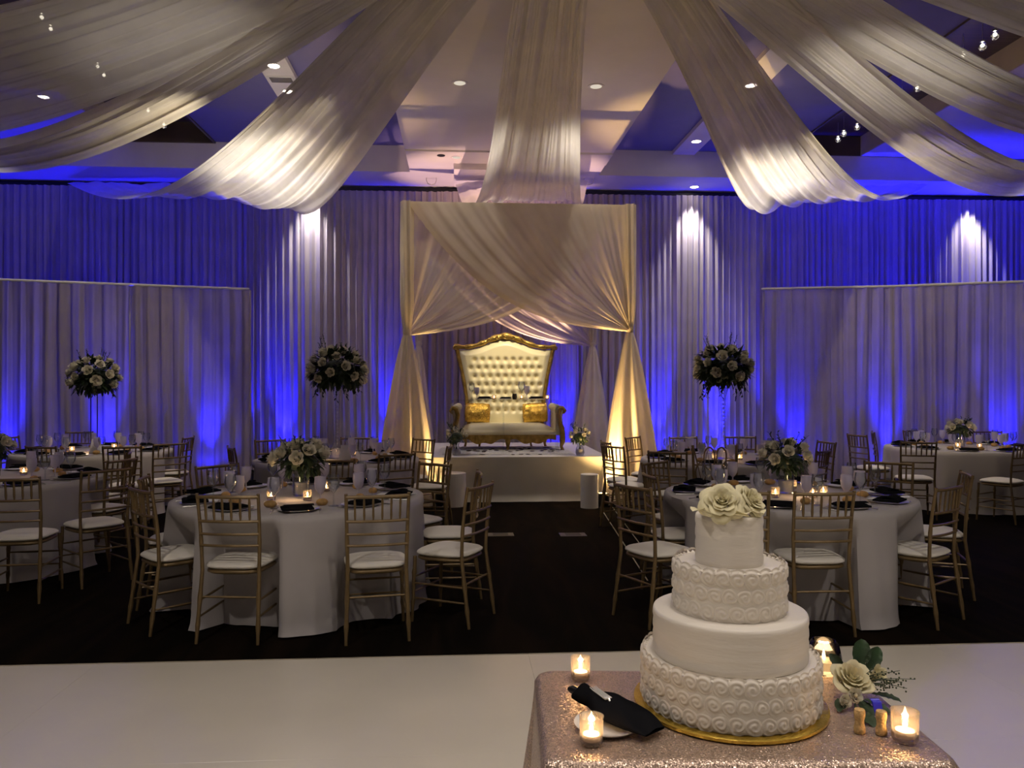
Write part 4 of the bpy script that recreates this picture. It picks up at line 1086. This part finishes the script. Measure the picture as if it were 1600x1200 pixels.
# cake
ck = empty('wedding_cake', W(1139, 2.07, .7615), 0, 'four-tier white wedding cake with swirl-piped tiers and cream roses on top', 'cake')
MB().lathe([(.001, 0), (.243, 0), (.247, .003), (.247, .010), (.243, .012), (.001, .012)], 72).obj('cake_board', 'board', ck)
def tier(r_, z0, z1, nm='cake_tier', bulge=0):
    e = .006
    prof = [(r_ * .98, z0), (r_, z0 + .004)] + [(r_ + .0012 * math.sin(k * 2.2), z0 + .004 + (z1 - z0 - .012) * k / 10) for k in range(1, 11)] + [(r_ - e * .3, z1 - .002), (r_ - e, z1), (r_ * .6, z1 + .0005), (.001, z1)]
    return MB().lathe(prof, 96).obj(nm, 'icing', ck, ang=60)
z = [.012, .138, .250, .375, .499]
t4 = tier(.226, z[0], z[1] - .004); t3 = tier(.197, z[1] - .004, z[2]); t2 = tier(.143, z[2], z[3] - .004); t1 = tier(.0865, z[3] - .004, z[4])
def rosette():
    def fn(u, v):
        a = 2 * PI * u; r_ = v
        h = .42 * (1 - r_ ** 2.2) + .125 * math.sin(2 * PI * r_ * 2.3 - a + .4) * (1 - .4 * r_) * min(1, r_ * 3)
        rr = r_ * (1 + .05 * math.sin(a * 3))
        return (rr * math.cos(a), rr * math.sin(a), h)
    return MB().grid(fn, 22, 11, True)
ros_me = rosette().mesh('rosette', 'icing2', ang=180)
def pipe_rows(tierobj, r_, z0, z1, rows, n_, seed):
    rn = random.Random(seed); dz = (z1 - z0) / rows
    for j in range(rows):
        for k in range(n_):
            a = 2 * PI * (k + .5 * (j % 2)) / n_ + rn.uniform(-.01, .01)
            zc = z0 + dz * (rows - j - .5)
            d = Vector((math.cos(a), math.sin(a), .0))
            o = place(ros_me, 'rosette', tierobj, Vector((r_ * d.x, r_ * d.y, zc + rn.uniform(-.0015, .0015))))
            q = d.to_track_quat('Z', 'Y').to_matrix().to_4x4()
            o.rotation_euler = (q @ Matrix.Rotation(rn.uniform(-.8, .8), 4, 'Z')).to_euler()
            s_ = dz * .62 * rn.uniform(.95, 1.08); o.scale = (s_, s_, .020)
pipe_rows(t4, .222, z[0] + .001, z[1] + .004, 3, 38, 1)
pipe_rows(t2, .139, z[2] + .001, z[3] + .004, 3, 25, 2)
# piped border peaks on the top rim of the piped tiers
pk = MB().lathe([(1, 0), (.8, .5), (.45, .9), (.1, 1.4), (.01, 1.5)], 8).mesh('rim_peak', 'icing2')
for to, r_, zz, n_ in ((t4, .221, z[1] - .004, 76), (t2, .139, z[3] - .004, 50)):
    for k in range(n_):
        a = 2 * PI * k / n_; rn = random.Random(k); o = place(pk, 'rim_peak', to, (r_ * math.cos(a), r_ * math.sin(a), zz - .002), (rn.uniform(-.5, .5), rn.uniform(-.5, .5), a), (.008, .008, .006 * rn.uniform(.8, 1.2)))
# cream roses on the cake
def cakerose(px, D, z_, Rr, tilt, seed, lab, group='cream roses on top of the cake', mat='petal'):
    root = empty('cream_rose', W(px, D, z_), 0, lab, 'flower', group)
    lay = ((2, .03, .92, 1, 1.9), (3, .07, .94, 3, 1.6), (3, .12, .95, 6, 1.4), (4, .18, .96, 10, 1.15), (4, .24, .98, 16, 1.05), (5, .30, .99, 24, .95), (5, .35, 1.02, 35, .9), (6, .40, 1.08, 50, .85), (6, .42, 1.08, 66, .8))
    for mb in rose(Rr, seed, lay, 8, 7, True): mb.obj('petal', mat, root, ang=180)
    MB().ball((0, 0, -.1 * Rr), Rr * .22, Rr * .22, Rr * .3, 10, 6).obj('calyx', 'leaf2', root)
    root.rotation_euler = tilt
    return root
zt = .7615 + z[4]
cakerose(1128, 2.02, zt + .030, .052, (R(50), 0, R(-15)), 5, 'large open cream rose on top of the cake, facing the camera')
cakerose(1168, 2.045, zt + .030, .046, (R(52), 0, R(42)), 8, 'cream rose on top of the cake, turned to the right')
lp = MB()
for (px, D, dz, L_) in ((1098, 2.03, .012, .05), (1140, 1.995, .004, .05), (1160, 2.0, .006, .055), (1178, 2.02, .006, .04)):
    b = W(px, D, zt + dz); leaf(lp, b, Vector((random.Random(px).uniform(-1, 1), -.6, .25)), Vector((0, 0, 1)), L_, .04, .4)
tag(lp.obj('loose_petals', 'petal'), 'loose cream petals lying around the roses on the cake top', 'petals', kind='stuff')

# napkin bundle, plate, cutlery on the cake table
TC = .7612
pl_ = MB().lathe([(.001, .003), (.045, .003), (.078, .011), (.080, .012), (.077, .008), (.045, 0), (.001, 0)], 40).obj('dessert_plate', 'china', loc=W(948, 1.925, TC))
tag(pl_, 'small white plate under the black napkin on the cake table', 'plate')
def bundle(u, v):
    a = 2 * PI * u; L_ = .27 * v
    wv = [.022, .028, .027, .040, .056, .060, .058, .055, .048, .036]; f = v * 9; i = min(8, int(f)); wd = wv[i] + (wv[i + 1] - wv[i]) * (f - i)
    ht = .020 * (1 - v ** 4) * (1 - (1 - min(1, v * 9)) ** 2 * .6) + .005
    x = L_; y = wd * math.cos(a) - .012 * v; zz = ht * max(-.55, math.sin(a)) + .55 * ht + .005 * nz(v * 6, u * 5) * max(0, math.sin(a)) + .006 + .003 * math.sin(v * 14 + math.cos(a) * 4) * max(0, math.sin(a))
    return (x, y, zz)
nb = MB().grid(bundle, 40, 36, True)
pa, pb = W(902, 2.07, 0), W(1030, 1.862, 0); an = math.atan2(pb.y - pa.y, pb.x - pa.x)
tag(nb.obj('napkin_bundle', 'black_cloth', loc=(pa.x, pa.y, TC + .010), rot=(0, 0, an), ang=60), 'black napkin bundle wrapped round cutlery, lying on the plate beside the cake', 'napkin')
fk = empty('serving_fork', W(941, 1.99, TC + .054), an + PI - .25, 'silver fork with its tines poking out of the black napkin', 'fork')
for k in range(4): MB().tube([(-.02, -.0085 + k * .0057, 0), (.03, -.0085 + k * .0057, .002), (.045, -.0085 + k * .0057, .004)], [.0019, .0018, .0010], 6).obj('tine', 'silver', fk)
MB().box(-.03, -.018, -.0100, .0100, -.0015, .0015).obj('fork_root', 'silver', fk); MB().tube([(-.03, 0, 0), (-.05, 0, -.02), (-.10, 0, -.035)], .003, 6).obj('handle', 'silver', fk)
ks = empty('cake_knife', W(908, 2.05, TC + .034), an + PI, 'cake knife with black handle and silver end in the black napkin', 'knife')
MB().tube([(-.06, 0, 0), (-.01, 0, 0), (.03, 0, .0), (.045, 0, -.002)], [.009, .010, .011, .006], 8).obj('handle', 'darkplastic', ks)
MB().box(-.05, .01, -.006, -.004, .0095, .0105).obj('handle_inlay', 'steel', ks); MB().box(-.05, .01, .002, .004, .0095, .0105).obj('handle_inlay', 'steel', ks)
# hurricane votive behind the cake at right
hv = empty('hurricane_candle', W(1287, 2.28, TC), 0, 'rounded smoked glass bowl with lit candle, half hidden behind the cake', 'candle')
MB().lathe([(.001, .002), (.034, .002), (.046, .02), (.050, .05), (.042, .085), (.032, .098), (.031, .098), (.041, .085), (.048, .05), (.044, .021), (.001, .008)], 32).obj('glass_bowl', thin_glass('smoked_glass', (.45, .43, .40), .2), hv)
MB().lathe([(.001, .01), (.03, .01), (.032, .04), (.001, .041)], 20).obj('wax', 'wax', hv)
MB().lathe([(.0005, .042), (.004, .046), (.0048, .052), (.003, .062), (.0004, .072)], 10).obj('flame', 'flame', hv)

# rose sprig
c = W(1330, 2.13, TC + .045)
sp = empty('rose_sprig', W(1330, 2.1, TC), -YAW, 'cream rose sprig with bud, round leaf and filler lying right of the cake', 'flowers')
def loc(px, D, zz): 
    v_ = W(px, D, zz) - W(1330, 2.1, 0); v_.rotate(Matrix.Rotation(YAW, 3, 'Z')); return v_
base = Vector((0, 0, TC))
lay = ((2, .05, .80, 1, 1.9), (3, .12, .84, 4, 1.6), (4, .20, .90, 8, 1.3), (5, .27, .94, 14, 1.1), (4, .33, .95, 26, 1.0), (4, .36, .98, 44, .9))
mb = rose(.062, 15, lay, 8, 7); o = mb.obj('rose_bloom', 'petal', sp, loc=loc(1328, 2.10, .040), rot=(R(34), R(4), 0), ang=180)
mb = rose(.045, 16, lay[:4], 6, 6); mb.obj('rose_bud', 'petal', sp, loc=loc(1364, 2.13, .046), rot=(R(40), R(35), 0), ang=180)
def bigleaf(px, D, zz, d, up, L_, wd, mt='leaf2'):
    n1 = 12
    d = Vector(d).normalized(); s_ = d.cross(Vector(up)).normalized(); nn = s_.cross(d)
    def fn(u, v):
        w_ = math.sin(PI * min(1, v * .96 + .02)) ** .6 * wd * (.9 + .2 * v); a = (u * 2 - 1)
        p = loc(px, D, zz) + d * L_ * v + s_ * a * w_ + nn * (w_ * .25 * a * a - .15 * L_ * v * v + .002 * math.sin(v * 30) * abs(a))
        return tuple(p)
    MB().grid(fn, 8, n1).obj('leaf', mt, sp, ang=180)
bigleaf(1340, 2.17, .06, (.35, .2, .9), (0, -1, .3), .075, .026)
bigleaf(1352, 2.17, .05, (.6, .1, .75), (0, -1, .3), .075, .022)
bigleaf(1318, 2.15, .06, (-.6, .2, .7), (0, -1, .3), .05, .014, 'leaf')
bigleaf(1335, 2.06, .014, (.25, -1, -.02), (0, 0, 1), .075, .018, 'leaf')
bigleaf(1350, 2.05, .018, (.55, -.8, -.02), (0, 0, 1), .07, .016, 'leaf')
bigleaf(1318, 2.06, .016, (-.5, -.8, -.02), (0, 0, 1), .065, .016, 'leaf')
bigleaf(1342, 1.99, .010, (.15, -1, 0), (0, 0, 1), .065, .020, 'leaf')
bigleaf(1362, 2.08, .02, (.9, -.5, .05), (0, 0, 1), .07, .018, 'leaf')
fl = MB(); rn = random.Random(9)
for k in range(16):
    b = loc(1345, 2.1, .04); e = b + Vector((rn.uniform(.02, .115), rn.uniform(-.07, .05), rn.uniform(-.012, .05)))
    fl.tube([b, b.lerp(e, .5) + Vector((0, 0, .008)), e], .0009, 4)
    for q in range(7): fl.ball(tuple(b.lerp(e, .55 + .45 * q / 6) + Vector((rn.uniform(-.006, .006),) * 3)), .0026, n=5, m=4)
fl.tube([loc(1330, 2.1, .04), loc(1338, 2.0, .008), loc(1345, 1.93, .006)], .003, 6)
o = fl.obj('filler_sprays', 'leaf', sp); o['kind'] = 'stuff'
mb = rose(.022, 30); mb.obj('small_bloom', 'petal2', sp, loc=loc(1335, 2.04, .03), rot=(R(60), 0, 0))
mb = rose(.020, 31); mb.obj('small_bloom', 'petal2', sp, loc=loc(1318, 2.03, .02), rot=(R(70), 0, .4))
corkm = MB().lathe([(.001, 0), (.0125, 0), (.0135, .004), (.0130, .014), (.0105, .022), (.0105, .032), (.0128, .040), (.0132, .048), (.0115, .056), (.001, .058)], 20)
tag(corkm.obj('cork', 'cork', loc=W(1343, 1.895, TC)), 'champagne cork standing left of the pair, before the rose sprig', 'cork', 'champagne corks on the cake table')
tag(corkm.obj('cork', 'cork', loc=W(1377, 1.885, TC), rot=(0, 0, .8)), 'champagne cork standing right of the pair, before the blue tab', 'cork', 'champagne corks on the cake table')
rb = MB().grid(lambda u, v: ((u - .5) * .022, .03 * v, .002 + .045 * math.sin(v * 1.4) + .003 * math.sin(v * 12)), 4, 14).grid(lambda u, v: ((.5 - u) * .022, .03 * v + .004, .002 + .043 * math.sin(v * 1.4)), 4, 14)
tag(rb.obj('ribbon_tab', 'ribbon', loc=W(1377, 1.955, TC)), 'small dark blue ribbon tab behind the right cork', 'ribbon')
